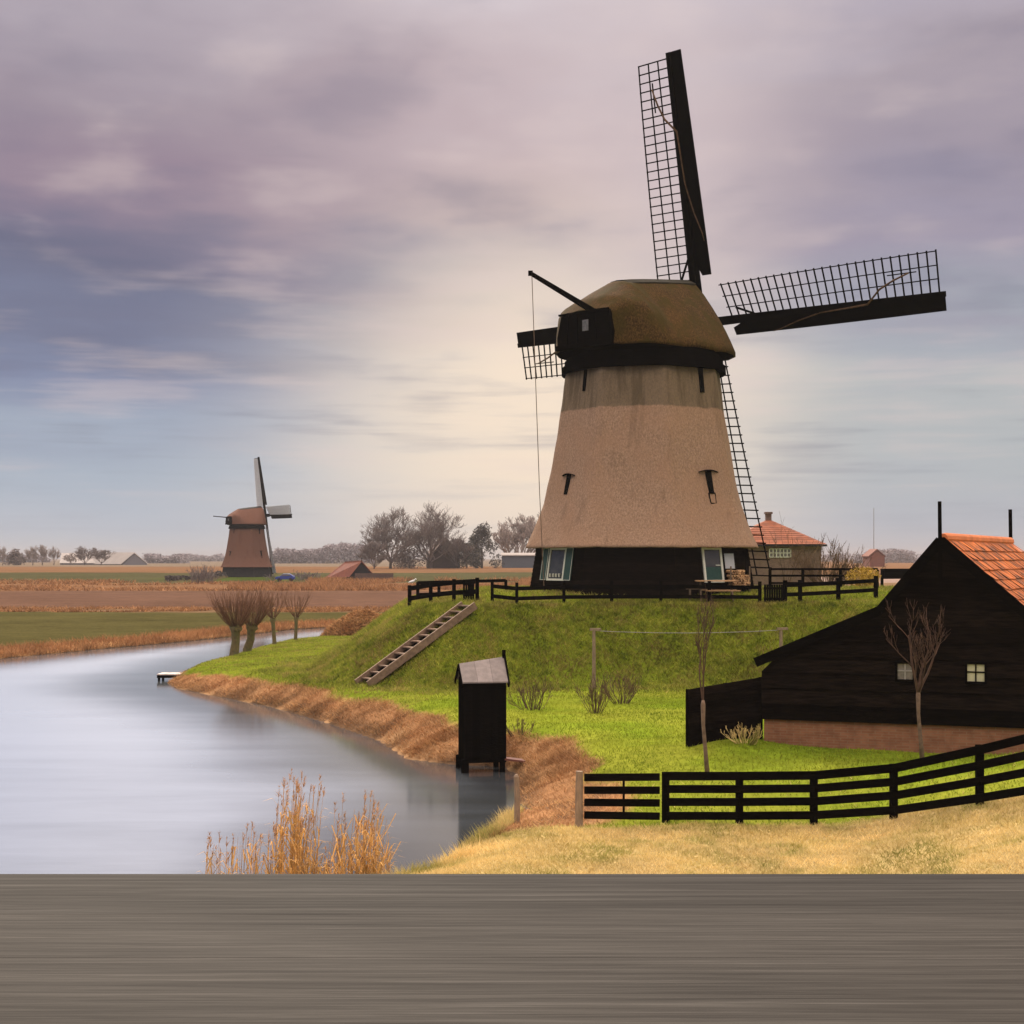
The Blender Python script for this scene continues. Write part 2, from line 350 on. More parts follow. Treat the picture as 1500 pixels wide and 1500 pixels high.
M_plume = mat('reed_plumes', (0.3456, 0.1898, 0.1000), (0.4536, 0.2645, 0.1375), 0.9, 3, tint=0.4, spec=0.1, translucent=0.3)
M_blade_far = mat('far_reeds', (0.36, 0.19, 0.085), (0.27, 0.135, 0.06), 0.85, 0.15, tint=0.4, spec=0.1, translucent=0.15)

# ------------------------------------------------------------------ terrain
POND = [(-2.4, 26.0), (-1.43, 27.3), (-1.2, 28.4), (-0.7, 30.4), (-0.25, 32.0), (-0.1, 33.5), (0.75, 33.45), (1.15, 34.0), (0.35, 34.6), (0.20, 35.8), (0.25, 38.0), (0.15, 40.0), (-0.15, 41.3), (-1.7, 41.8),
        (-3.06, 42.9), (-4.3, 47.2), (-6.75, 52.5), (-9.7, 58), (-12.8, 62.4), (-15.5, 66.3), (-16.6, 69.2), (-16.9, 74.1), (-16.4, 84), (-16.0, 96.9),
        (-14, 105), (-12.7, 108.6), (-10, 112.5), (-6, 116.5), (0, 118), (20, 119), (20, 126), (0, 125.5), (-14, 126.5), (-18.5, 121), (-21.7, 108.6), (-24.2, 101.6),
        (-27.2, 94.7), (-30.6, 85.7), (-34.5, 75.4), (-40, 65.6), (-62, 50), (-62, 25), (-30, 24.4), (-10, 24.6), (-4.5, 25)]
PLAT = [(-1.75, 58.7), (0.6, 59.9), (5, 60.4), (12, 60.4), (18, 60.0), (27, 60.2), (29, 70), (28, 82), (-4.2, 82), (-5.0, 72), (-4.6, 64.2), (-3.6, 60.6)]
MILL = Vector((6.2, 67.6, 4.5))
FARMILL = Vector((-56.2, 304.0, 2.15))
def sdf(poly, x, y):
    d = np.full(x.shape, 1e9); ins = np.zeros(x.shape, bool); n = len(poly)
    for i in range(n):
        x0, y0 = poly[i]; x1, y1 = poly[(i + 1) % n]
        ex, ey = x1 - x0, y1 - y0; wx, wy = x - x0, y - y0
        t = np.clip((wx * ex + wy * ey) / (ex * ex + ey * ey), 0, 1)
        d = np.minimum(d, np.hypot(wx - ex * t, wy - ey * t))
        c = ((y0 > y) != (y1 > y)) & (x < (x1 - x0) * (y - y0) / (y1 - y0 + 1e-12) + x0)
        ins ^= c
    return np.where(ins, -d, d)
_rs = np.random.RandomState(5)
_TAB = _rs.rand(256, 256)
def vnoise(x, y, s):
    x = x / s + 97.3; y = y / s + 41.7
    xi = np.floor(x).astype(int); yi = np.floor(y).astype(int); fx = x - xi; fy = y - yi
    fx = fx * fx * (3 - 2 * fx); fy = fy * fy * (3 - 2 * fy)
    g = lambda a, b: _TAB[a % 256, b % 256]
    return (g(xi, yi) * (1 - fx) + g(xi + 1, yi) * fx) * (1 - fy) + (g(xi, yi + 1) * (1 - fx) + g(xi + 1, yi + 1) * fx) * fy
def fbm(x, y, s, o=4):
    a = 0; k = 0.5
    for i in range(o): a = a + k * vnoise(x, y, s / 2 ** i); k *= 0.5
    return a / (1 - 0.5 ** o)
def far_z(y): return 0.3 + 2.6 * SS((y - 150) / 300)
def ground(x, y):
    x = np.asarray(x, float); y = np.asarray(y, float)
    land = 0.50 + 0.52 * SS((y - 29.5) / 5.0)
    bump = np.clip((x - 6.7) * 0.235, 0, 1.4) * SS((36 - y) / 6.0)
    land = land + bump + 0.25 * np.exp(-(((x - 5.6) / 1.6) ** 2 + ((y - 38) / 1.8) ** 2))
    land = land * (1 - 0.35 * SS((-x - 8) / 8)) * (1 - 0.5 * np.exp(-((x - 0.7) / 2.0) ** 2 - ((y - 34.5) / 4.0) ** 2))
    side = np.maximum(SS((y - 84) / 30), SS((-x - 19) / 4))
    land = land * (1 - side) + far_z(y) * side
    dike = np.minimum(0.45 + np.maximum(24.6 - y, 0) * 0.193, 4.62)
    land = np.where(y < 24.6, np.maximum(land * SS((y - 18) / 6), dike), land)
    d = sdf(POND, x, y)
    wide = np.where(y > 90, 2.2, 2.5) * np.where((x > -19) & (y > 70) & (y < 110), 0.6, 1) * np.where((y < 33) & (x > -3), 0.7, 1.0) * (0.88 + 0.24 * fbm(x, y, 3.0, 3))
    z = np.where(d > 0, land * SS(np.clip(d, 0, None) / wide * 0.5 + 0.0) * 0 + land * (1 - (1 - np.clip(d / wide, 0, 1)) ** 2), -0.9 * SS(-d / 2.0))
    p = sdf(PLAT, x, y)
    t = np.clip(p / 4.9, 0, 1)
    prof = (1 - t) ** 1.25 * 0.75 + 0.25 * (1 - SS(t))
    top = 4.02 + 0.48 * SS(-p / 4.0)
    m = np.where(p <= 0, top, prof * 4.02 + (1 - prof) * z)
    z = np.where(p < 4.9, np.maximum(m, np.where(d > 0, z, m * 0 + z)), z)
    q = np.hypot((x - FARMILL.x) / 20.0, (y - FARMILL.y) / 20.0)
    z = z + (2.15 - float(far_z(np.array(304.0)))) * (1 - SS((q - 0.45) / 0.75)) * np.where(y > 200, 1, 0)
    z = z + np.where((d > 0.1) & (x > -19) & (y < 80), (fbm(x, y, 0.7, 4) - 0.5) * 0.12 * SS((d - 0.1) / 0.6) * SS((2.6 - d) / 0.8) * SS((x + 0.5 - (y - 30) * 0 + 3) * 0 + 1) * np.where(y < 32, 0.2, 1), 0)
    z = z + np.where(d > 0, (fbm(x, y, 1.4, 3) - 0.5) * 0.10 * np.clip(d, 0, 1), 0) * np.where(p < 0, 0.3, 1)
    return z
def gz(x, y): return float(ground(np.array([x]), np.array([y]))[0])
def rowY(py, x=0):      # distance at which the far fields show at this photograph row
    lo, hi = 60.0, 5000.0
    for _ in range(60):
        m = (lo + hi) / 2
        if HZ + F * (EYE - float(far_z(np.array(m)))) / m > py: lo = m
        else: hi = m
    return lo
def cover(x, y):
    x = np.asarray(x, float); y = np.asarray(y, float)
    d = sdf(POND, x, y); p = sdf(PLAT, x, y)
    n = fbm(x, y, 4.0, 4); n2 = fbm(x + 31, y - 17, 12.0, 4)
    C = np.zeros(x.shape + (3,))
    lawn = np.array([0.135, 0.195, 0.014]); lawn2 = np.array([0.200, 0.225, 0.026])
    dark = np.array([0.105, 0.135, 0.010]); dry = np.array([0.40, 0.305, 0.135]); mud = np.array([0.29, 0.158, 0.078])
    soil = np.array([0.10, 0.065, 0.042])
    def mix(A, b, k): return A * (1 - k[..., None]) + b * k[..., None]
    C[:] = lawn; C = mix(C, lawn2, SS((n - 0.35) * 3))
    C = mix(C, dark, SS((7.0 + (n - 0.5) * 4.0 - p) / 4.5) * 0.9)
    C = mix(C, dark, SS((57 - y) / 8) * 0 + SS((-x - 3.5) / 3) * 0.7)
    drym = SS((29.6 + (n - 0.5) * 1.6 - np.clip(x - 8, 0, 5) * 0.42 - y) / 0.5)
    bank = SS((1.55 + (n - 0.5) * 2.0 - 1.7 * SS((y - 66) / 8) + 0.2 * np.exp(-((x - 0.9) / 1.6) ** 2 - ((y - 33.5) / 3.4) ** 2) - d) / 0.5)
    muddy = SS((1.0 + (n - 0.5) * 0.8 - np.hypot((x - 1.1) / 1.75, (y - 32.2) / 2.4)) / 0.3)
    bank = np.maximum(bank, muddy)
    C = mix(C, mud, bank)
    C = mix(C, soil, bank * SS((fbm(x, y, 0.8, 3) - 0.50) * 6) * 0.75); C = mix(C, soil * 0.8, bank * SS((0.55 + (n - 0.5) * 0.8 - d) / 0.4) * 0.8); C = mix(C, np.array([0.42, 0.255, 0.13]), bank * SS((fbm(x + 9, y + 4, 1.1, 3) - 0.55) * 7) * 0.6)
    C = mix(C, dry, drym)
    # far fields
    far = np.maximum(SS((y - 108) / 4), SS((-x - 20) / 2.0)) * np.where((x > -19.5) & (y < 118) & (p < 40), SS((y - 118) / 3), 1)
    Fc = np.zeros_like(C); fg = np.array([0.064, 0.058, 0.021]); pl = np.array([0.105, 0.060, 0.041]); org = np.array([0.160, 0.088, 0.046])
    tan = np.array([0.18, 0.115, 0.065]); fg2 = np.array([0.062, 0.060, 0.028])
    Fc[:] = fg
    yy = y + (n2 - 0.5) * 10 * np.clip(y / 200, 0.3, 3)
    for py, c in ((897, tan * 0.75), (890, pl), (866, org), (854, fg2), (839, org), (830, np.array([0.16, 0.125, 0.09]))):
        Y0 = rowY(py); Fc = mix(Fc, c, SS((yy - Y0) / (Y0 * 0.012)))
    rg = SS((x - 10) / 20) * SS((y - 90) / 10)
    Rc = np.zeros_like(C); Rc[:] = np.array([0.10, 0.14, 0.03])
    Rc = mix(Rc, tan, SS((yy - 230) / 6)); Rc = mix(Rc, np.array([0.26, 0.19, 0.16]), SS((yy - 275) / 5)); Rc = mix(Rc, org * 1.1, SS((yy - 320) / 6))
    Fc = mix(Fc, Rc, rg)
    Fc = Fc * (0.82 + 0.36 * fbm(x, y * 0.5, 6.0, 4)[..., None])
    fb = SS((3.0 + (n - 0.5) * 2.5 - d) / 0.7)
    Fc = mix(Fc, np.array([0.34, 0.19, 0.085]), fb); Fc = mix(Fc, soil * 0.6, SS((0.55 - d) / 0.3))
    C = mix(C, Fc, far)
    C = mix(C, np.array([0.06, 0.085, 0.016]), (1 - SS((np.hypot((x - FARMILL.x) / 17, (y - FARMILL.y) / 19) - 0.9) / 0.2)) * np.where(y > 200, 1.0, 0.0))
    W_ = dict(d=d, p=p, dry=drym, bank=bank * (1 - far), far=far, farbank=fb * far)
    return C, W_
def axis(fine0, fine1, step, far, grow=1.09):
    a = list(np.arange(fine0, fine1, step)); s = step; v_ = a[-1]
    while v_ < far[1]: s *= grow; v_ += s; a.append(v_)
    s = step; v_ = a[0]; b = []
    while v_ > far[0]: s *= grow; v_ -= s; b.append(v_)
    return np.array(b[::-1] + a)
xs = axis(-22, 16, 0.26, (-5000, 5000)); ys = np.concatenate([np.arange(-12, 23, 1.0), axis(23, 86, 0.24, (23, 86.1)), axis(86.3, 130, 0.5, (86.3, 6000), 1.03)])
gx, gy = np.meshgrid(xs, ys); G = ground(gx, gy); CC, WW = cover(gx, gy)
nx, ny = len(xs), len(ys); idx = np.arange(nx * ny).reshape(ny, nx)
quads = np.stack([idx[:-1, :-1], idx[:-1, 1:], idx[1:, 1:], idx[1:, :-1]], -1).reshape(-1, 4)
mg = bpy.data.materials.new('ground_cover'); mg.use_nodes = True; t = NT(mg.node_tree); b = mg.node_tree.nodes['Principled BSDF']
at = t.new('ShaderNodeAttribute', attribute_name='cover'); ob_ = t.new('ShaderNodeTexCoord').outputs['Object']
nA = t.noise(ob_, 3.5, 8, 0.7); nB = t.noise(ob_, 0.5, 4, 0.6); nC = t.noise(t.vmath('MULTIPLY', ob_, (0.02, 0.15, 1)), 1.0, 5, 0.6)
k = t.math('ADD', t.math('ADD', t.maprange(nA, 0.25, 0.75, 0.62, 1.35, 'LINEAR'), t.maprange(nB, 0.3, 0.7, -0.15, 0.15, 'LINEAR')), t.maprange(nC, 0.3, 0.7, -0.14, 0.14, 'LINEAR'))
sc_ = t.new('ShaderNodeVectorMath', operation='SCALE'); t.put(sc_.inputs[0], at.outputs['Color']); t.put(sc_.inputs[3], k)
t.put(b.inputs['Base Color'], sc_.outputs[0]); b.inputs['Roughness'].default_value = 1.0; b.inputs['Specular IOR Level'].default_value = 0.0
bn = t.new('ShaderNodeBump'); bn.inputs['Strength'].default_value = 0.6; bn.inputs['Distance'].default_value = 0.08
t.put(bn.inputs['Height'], t.noise(ob_, 5.0, 7, 0.7)); t.put(b.inputs['Normal'], bn.outputs[0])
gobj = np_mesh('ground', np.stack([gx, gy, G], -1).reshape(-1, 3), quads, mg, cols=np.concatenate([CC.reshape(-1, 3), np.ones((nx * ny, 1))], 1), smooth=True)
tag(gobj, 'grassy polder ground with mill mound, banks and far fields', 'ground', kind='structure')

# frozen pond and canal
mi = bpy.data.materials.new('pond_ice'); mi.use_nodes = True; t = NT(mi.node_tree); b = mi.node_tree.nodes['Principled BSDF']
ob_ = t.new('ShaderNodeTexCoord').outputs['Object']
nA = t.noise(t.vmath('MULTIPLY', ob_, (0.30, 1.0, 1)), 0.28, 6, 0.6, 0.6); nB = t.noise(t.vmath('MULTIPLY', ob_, (0.16, 1.0, 1)), 1.3, 6, 0.65, 0.4)
atf = t.new('ShaderNodeAttribute', attribute_name='cover')
frost = t.math('ADD', t.sep(atf.outputs['Color'])[0], t.math('ADD', t.math('MULTIPLY', t.math('SUBTRACT', nA, 0.5), 0.38), t.math('MULTIPLY', t.math('SUBTRACT', nB, 0.5), 0.14)))
fr = t.maprange(frost, 0.0, 1.0)
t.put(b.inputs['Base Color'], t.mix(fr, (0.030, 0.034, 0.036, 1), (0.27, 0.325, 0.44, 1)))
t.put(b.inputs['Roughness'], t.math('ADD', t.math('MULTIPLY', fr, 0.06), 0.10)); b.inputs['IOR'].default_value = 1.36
b.inputs['Specular IOR Level'].default_value = 0.8
bn = t.new('ShaderNodeBump'); bn.inputs['Strength'].default_value = 0.012; bn.inputs['Distance'].default_value = 0.02
t.put(bn.inputs['Height'], nB); t.put(b.inputs['Normal'], bn.outputs[0])
wx = np.arange(-75, 25.1, 0.5); wy = np.arange(20, 132.1, 0.5); wgx, wgy = np.meshgrid(wx, wy); wd_ = -sdf(POND, wgx, wgy)
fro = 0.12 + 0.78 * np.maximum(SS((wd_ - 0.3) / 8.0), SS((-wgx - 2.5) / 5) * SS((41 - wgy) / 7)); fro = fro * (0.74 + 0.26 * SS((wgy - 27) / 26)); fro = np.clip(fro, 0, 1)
wi = np.arange(wgx.size).reshape(wgx.shape); wq = np.stack([wi[:-1, :-1], wi[:-1, 1:], wi[1:, 1:], wi[1:, :-1]], -1).reshape(-1, 4)
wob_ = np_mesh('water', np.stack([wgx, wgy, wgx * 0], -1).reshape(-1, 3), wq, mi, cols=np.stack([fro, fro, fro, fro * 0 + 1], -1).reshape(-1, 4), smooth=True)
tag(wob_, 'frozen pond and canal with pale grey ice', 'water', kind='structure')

# ------------------------------------------------------------------ grass, reeds (stuff nobody could count)
def blades(name, xy, h, wd, lean, mat_, label, cat, seed, segs=1, zoff=0.0, flat=False):
    r = np.random.RandomState(seed); n = len(xy); z = ground(xy[:, 0], xy[:, 1]) + zoff
    a = r.rand(n) * 2 * np.pi; hh = h[0] + (h[1] - h[0]) * r.rand(n) ** 1.5; ww = wd * (0.6 + 0.8 * r.rand(n))
    la = r.rand(n) * 2 * np.pi; lm = lean * hh * (0.3 + r.rand(n))
    b0 = np.stack([xy[:, 0] - np.cos(a) * ww / 2, xy[:, 1] - np.sin(a) * ww / 2, z - 0.02], -1)
    b1 = np.stack([xy[:, 0] + np.cos(a) * ww / 2, xy[:, 1] + np.sin(a) * ww / 2, z - 0.02], -1)
    tp = np.stack([xy[:, 0] + np.cos(la) * lm, xy[:, 1] + np.sin(la) * lm, z + hh * np.sqrt(np.clip(1 - 0.35 * lean ** 2, 0.1, 1))], -1)
    V = np.stack([b0, b1, tp], 1).reshape(-1, 3); Fc = np.arange(3 * n).reshape(-1, 3)
    clump = fbm(xy[:, 0], xy[:, 1], 1.2, 3)
    o = np_mesh(name, V, Fc, mat_, tint=np.clip(0.5 * r.rand(n) + 0.9 * (clump - 0.5) + 0.25, 0, 1))
    return tag(o, label, cat, kind='stuff')
def sample(n, x0, x1, y0, y1, seed, wfun):
    r = np.random.RandomState(seed); xy = np.stack([x0 + (x1 - x0) * r.rand(n), y0 + (y1 - y0) * r.rand(n)], -1)
    _, Wt = cover(xy[:, 0], xy[:, 1]); keep = r.rand(n) < wfun(xy[:, 0], xy[:, 1], Wt)
    return xy[keep]
BARN_HOLE = lambda x, y: (y > 38.4 - (x - 6.7) * 0.33) & (x > 6.6) & (y < 48) & (x < 20)
def w_lawn(x, y, w): return np.where(w['d'] > 0.2, 1, 0) * SS((w['p'] - 2.6) / 4.0) * (1 - w['bank']) * (1 - w['dry']) * (1 - w['far']) * np.where(BARN_HOLE(x, y), 0, 1)
xy = sample(330000, -17, 17, 27.5, 80, 1, lambda x, y, w: w_lawn(x, y, w) * np.clip(46.0 / y, 0.35, 1.0))
xy = np.concatenate([xy, sample(60000, -19, -5, 80, 118, 71, w_lawn)])
lf = xy[:, 0] + (fbm(xy[:, 0], xy[:, 1], 5.0, 3) - 0.5) * 6 < -4.2 - (xy[:, 1] - 52) * 0.06
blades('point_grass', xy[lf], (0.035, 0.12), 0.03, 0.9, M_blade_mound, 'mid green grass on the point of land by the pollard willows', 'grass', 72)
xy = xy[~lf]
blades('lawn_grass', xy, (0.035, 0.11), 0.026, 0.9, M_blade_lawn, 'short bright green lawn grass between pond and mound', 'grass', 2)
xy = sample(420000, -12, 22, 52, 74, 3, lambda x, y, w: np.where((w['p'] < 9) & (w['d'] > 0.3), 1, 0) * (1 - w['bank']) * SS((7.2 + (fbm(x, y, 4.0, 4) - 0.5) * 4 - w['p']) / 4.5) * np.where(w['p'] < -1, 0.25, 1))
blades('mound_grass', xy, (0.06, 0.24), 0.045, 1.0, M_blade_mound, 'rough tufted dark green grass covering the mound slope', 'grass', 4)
xy = sample(240000, -3, 19, 23, 33, 5, lambda x, y, w: np.where(w['d'] > 0.1, 1, 0) * np.clip(w['dry'] + 0.02, 0, 1))
blades('dry_meadow_grass', xy, (0.03, 0.13), 0.018, 1.1, M_blade_dry, 'straw coloured dry grass in front of the black rail fence', 'grass', 6)
wb = lambda x, y, w: np.where(w['d'] > 0.02, 1, 0) * np.where((x > -0.2) & (y < 36), 0.35, 1) * w['bank'] * (1 - w['dry']) * (0.45 + 0.55 * SS((fbm(x, y, 0.8, 3) - 0.36) * 5))
xy = np.concatenate([sample(620000, -19, -2, 40, 80, 7, wb), sample(200000, -4, 4, 28.5, 44, 77, wb)])
blades('bank_litter', xy, (0.05, 0.22), 0.020, 1.3, M_blade_bank, 'flattened rusty brown reed litter along the near pond bank', 'reed litter', 8)
xy = sample(60000, -2.6, 1.2, 25, 33.2, 9, lambda x, y, w: np.where((w['d'] > -0.12) & (w['d'] < 0.55), 1, 0) * SS((fbm(x, y, 0.7, 2) - 0.42) * 8))
blades('shore_tufts', xy, (0.08, 0.34), 0.016, 0.8, M_blade_dry, 'tan grass tufts on the near pond edge beside the dry meadow', 'grass', 10)
xy = sample(420000, -62, -12, 60, 128, 11, lambda x, y, w: np.where((w['d'] > 0.0) & (w['d'] < 3.2) & (w['far'] > 0.3), 1, 0) * (0.5 + 0.5 * (fbm(x, y, 3, 3) > 0.5)))
blades('far_bank_reeds', xy, (0.12, 0.62), 0.05, 0.9, M_blade_far, 'orange brown cut reeds along the far canal bank', 'reeds', 12)
def w_orange(x, y, w):
    return SS((fbm(x, y, 12, 3) - 0.38) * 6)
r_ = np.random.RandomState(21); q = np.stack([-60 + 75 * r_.rand(60000), 232 + 60 * r_.rand(60000)], -1)
q = q[(np.hypot((q[:, 0] + 56) / 20, (q[:, 1] - 304) / 22) > 1.0) & (fbm(q[:, 0], q[:, 1], 14, 3) > 0.44) & ((q[:, 0] / q[:, 1] * F + 750 > 452) | ((q[:, 1] < 262) & (q[:, 0] / q[:, 1] * F + 750 > 335)))]
blades('reed_field', q, (0.2, 1.3), 0.20, 0.8, M_blade_far, 'rust coloured reed field between the two mills', 'reeds', 22)
r_ = np.random.RandomState(31); Yf = rowY(893); q = np.stack([-95 + 100 * r_.rand(26000), Yf - 7 + 12 * r_.rand(26000) ** 1.5], -1); q = q[fbm(q[:, 0], q[:, 1] * 2, 7, 3) > 0.45]
blades('field_edge_stubble', q, (0.1, 0.5), 0.16, 1.0, M_blade_far, 'ragged dry stubble along the edge of the ploughed field', 'stubble', 32)
Yf = rowY(862); q = np.stack([-150 + 150 * r_.rand(36000), Yf - 12 + 60 * r_.rand(36000)], -1); q = q[(fbm(q[:, 0], q[:, 1] * 1.5, 16, 3) > 0.50) & (np.hypot((q[:, 0] + 56) / 24, (q[:, 1] - 304) / 24) > 1.0) & (q[:, 0] / q[:, 1] * F + 750 < 400)]
blades('stubble_strip', q, (0.2, 0.9), 0.26, 1.0, M_blade_far, 'ragged rusty strip of reed stubble beyond the ploughed field', 'stubble', 33)
# tall reeds in front of the table
rr = random.Random(4); st_mb = MB(); pl_mb = MB()
def reed(x, y, h, lean, plume):
    z = gz(x, y); a = rr.uniform(0, 6.28); tip = Vector((x + math.cos(a) * lean * h + 0.05 * h, y + math.sin(a) * lean * h, max(z, -0.2) + h))
    base = Vector((x, y, z - 0.05)); mid = base.lerp(tip, 0.55) - Vector((0.03 * h, 0, -0.02)) * rr.uniform(0, 1)
    st_mb.tube([base, mid, tip], [0.006, 0.005, 0.003], 3, False, rr.random())
    for _ in range(rr.choice((1, 2, 2, 3))):
        tt = rr.uniform(0.25, 0.85); p0 = base.lerp(tip, tt); az = rr.uniform(0, 6.28); ln = rr.uniform(0.2, 0.5)
        p1 = p0 + Vector((math.cos(az) * ln * 0.5, math.sin(az) * ln * 0.5, ln * 0.7)); p2 = p1 + Vector((math.cos(az) * ln * 0.4, math.sin(az) * ln * 0.4, -ln * 0.1))
        s_ = Vector((-math.sin(az), math.cos(az), 0)) * 0.011
        st_mb.add([p0 - s_, p0 + s_, p1 + s_, p1 - s_, p2], [(0, 1, 2, 3), (3, 2, 4)], rr.random())
    if plume:
        for _ in range(16):
            tt = rr.uniform(0, 1); p0 = tip - Vector((0, 0, 0.05)) + (tip - mid).normalized() * tt * 0.2
            d_ = Vector((rr.gauss(0.25, 0.35), rr.gauss(0, 0.3), rr.uniform(0.3, 1))).normalized() * rr.uniform(0.06, 0.13) * (1.2 - tt * 0.6)
            s_ = Vector((rr.gauss(0, 1), rr.gauss(0, 1), 0)).normalized() * 0.008
            pl_mb.add([p0 - s_, p0 + s_, p0 + d_], [(0, 1, 2)], rr.random())
def reed_patch(n, px0, px1, top0, top1, plume, Y0=25.2, Y1=27.6):
    for _ in range(n):
        px = rr.uniform(px0, px1); Y = rr.uniform(Y0, Y1); x = (px - 750) / F * Y
        topy = rr.uniform(top0, top1); h = max(0.25, (EYE - (topy - HZ) / F * Y) - max(gz(x, Y), -0.2))
        reed(x, Y, h, rr.uniform(0.02, 0.10), rr.random() < plume)
reed_patch(58, 402, 462, 1140, 1235, 0.6); reed_patch(45, 425, 440, 1150, 1220, 0.3); reed_patch(56, 492, 556, 1168, 1250, 0.6); reed_patch(50, 470, 570, 1215, 1275, 0.3)
reed_patch(34, 340, 405, 1215, 1265, 0.6); reed_patch(16, 300, 345, 1232, 1268, 0.7); reed_patch(90, 400, 570, 1235, 1280, 0.0); reed_patch(5, 292, 320, 1228, 1240, 1.0)
o = st_mb.build('reeds', M_reed, fixn=False); tag(o, 'tall golden reeds standing at the pond edge in front', 'reeds', kind='stuff')
o2 = pl_mb.build('plumes', M_plume, parent=o, fixn=False)

# ------------------------------------------------------------------ windmill
def make_mill(name, label, base, camdir_ang, theta, tau, phi, hub_off, hub_z, near, Msets, corner=R(15)):
    root = thing(name, label, 'windmill', base, None)
    zb = base.z; cx, cy = base.x, base.y
    c = Vector((math.sin(camdir_ang), math.cos(camdir_ang), 0)) * -1.0     # towards the viewer side
    r_ax = Vector((-c.y, c.x, 0))
    if r_ax.x < 0: r_ax = -r_ax
    def dirv(a): return c * math.cos(a) + r_ax * math.sin(a)
    prof = [(0.0, 5.46), (2.0, 5.12)]
    body = [(1.98, 5.72), (2.35, 5.52), (3.0, 5.23), (4.0, 4.85), (5.3, 4.53), (6.6, 4.30), (8.5, 3.98), (10.22, 3.76)]
    def rc(z):
        zz = [b_[0] for b_ in body]; return float(np.interp(z, zz, [b_[1] for b_ in body]))
    def poly_r(Rc, a, rnd):
        m_ = (a - corner) % R(45) - R(22.5)
        po = Rc * math.cos(R(22.5)) / math.cos(m_)
        return po * (1 - rnd) + Rc * 0.965 * rnd
    def pt(z, a, Rc, rnd=0.0, extra=0.0): return Vector((cx, cy, zb + z)) + dirv(a) * (poly_r(Rc, a, rnd) + extra)
    N = 8 if not near else 8
    # tarred weatherboard base: overlapping horizontal boards on the octagon
    mb = MB(); nb = 11
    for i in range(nb):
        z0 = 2.05 * i / nb; z1 = 2.05 * (i + 1) / nb
        f0 = 5.46 - 0.34 * i / nb; f1 = 5.46 - 0.34 * (i + 1) / nb
        lo = [pt(z0 - (0.7 if i == 0 else 0.015), corner + R(45) * j, f0 + 0.03) for j in range(8)]; hi = [pt(z1, corner + R(45) * j, f1) for j in range(8)]
        mb.rings([lo, hi], cap0=True, tint=random.Random(i).random())
    mb.build('boarded_base', M_tarboard if near else M_wallgrey, root)
    # thatched smock
    mb = MB(); n = 96; rings = []
    zs = np.concatenate([[1.98, 1.98, 2.02], np.linspace(2.12, 10.22, 22)])
    for i, z in enumerate(zs):
        f = rc(max(z, 1.98))
        if i == 0: f -= 0.5
        if i == 1: f -= 0.05
        ring = []
        for j in range(n):
            a = 2 * math.pi * j / n; wob_ = (mnoise.noise(Vector((math.cos(a) * 4, math.sin(a) * 4, z * 0.9))) * 0.035) if near else 0
            zz = z + (mnoise.noise(Vector((math.cos(a) * 9, math.sin(a) * 9, 3.1))) * 0.035 if i < 3 and near else 0)
            ring.append(pt(zz, a, f, 0.22, wob_))
        rings.append(ring)
    mb.rings(rings, cap1=True)
    mb.build('thatched_body', Msets['thatch'], root, smooth=True)
    # collar below the cap
    mb = MB(); ringz = [(10.12, 3.55), (10.12, 3.86), (10.46, 3.84), (10.46, 3.74), (10.74, 3.72), (10.74, 3.66), (11.0, 3.62), (11.14, 3.40), (11.14, 2.0)]
    mb.rings([[Vector((cx, cy, zb + z)) + dirv(2 * math.pi * j / 48) * rr_ for j in range(48)] for z, rr_ in ringz])
    mb.build('collar', M_tar, root)
    # cap: boat-shaped thatched hood on the windshaft axis
    wv = Vector((math.cos(theta), math.sin(theta), 0)); pv = Vector((math.sin(theta), -math.cos(theta), 0))
    def loc(s, t_, z): return Vector((cx, cy, zb)) + wv * s + pv * t_ + Vector((0, 0, z))
    S = [-4.0, -3.4, -2.7, -2.05, -1.3, -0.4, 0.6, 1.6, 2.4, 3.0, 3.35]
    hwid = [1.62, 2.50, 3.02, 3.28, 3.48, 3.70, 3.78, 3.68, 3.48, 3.12, 2.72]
    ridge = [12.74, 13.35, 13.86, 14.28, 14.42, 14.55, 14.68, 14.80, 14.90, 14.98, 14.70]
    eave = [11.15, 11.18, 11.2, 11.2, 11.2, 11.2, 11.2, 11.2, 11.2, 11.2, 11.2]
    if near: pass
    sect = [(0.0, 1.0), (0.10, 0.99), (0.24, 0.93), (0.40, 0.79), (0.56, 0.61), (0.70, 0.44), (0.82, 0.28), (0.92, 0.13), (1.0, 0.0), (1.0, -0.055), (0.90, -0.075)]
    boxy = [(0, 1), (0.22, 1), (0.45, 0.99), (0.65, 0.975), (0.80, 0.95), (0.90, 0.90), (0.95, 0.78), (0.975, 0.45), (1.0, 0.0), (1.0, -0.055), (0.90, -0.075)]
    mb = MB(); rings = []; S2 = []
    for i in range(len(S) - 1): S2 += list(np.linspace(S[i], S[i + 1], 5)[:-1])
    S2.append(S[-1])
    for s in S2:
        hw = float(np.interp(s, S, hwid)); rz_ = float(np.interp(s, S, ridge)); ev = float(np.interp(s, S, eave)); bx_ = float(np.interp(s, [-4, -3.2, -2.2, -1.4], [1, 0.7, 0.2, 0]))
        sc__ = [(a[0] * (1 - bx_) + b_[0] * bx_, a[1] * (1 - bx_) + b_[1] * bx_) for a, b_ in zip(sect, boxy)]
        sc2 = []
        for a, b_ in zip(sc__[:-1], sc__[1:]): sc2 += [a, ((a[0] + b_[0]) / 2, (a[1] + b_[1]) / 2)]
        sc2.append(sc__[-1])
        ring = []
        nz_ = lambda k_, tt: (mnoise.noise(Vector((s * 1.3, k_ * tt * 3.5, 2.0))) * 0.045 if near else 0)
        for tt, zz in sc2[::-1]: ring.append(loc(s, -hw * tt, ev + (rz_ - ev) * zz + nz_(-1, tt)))
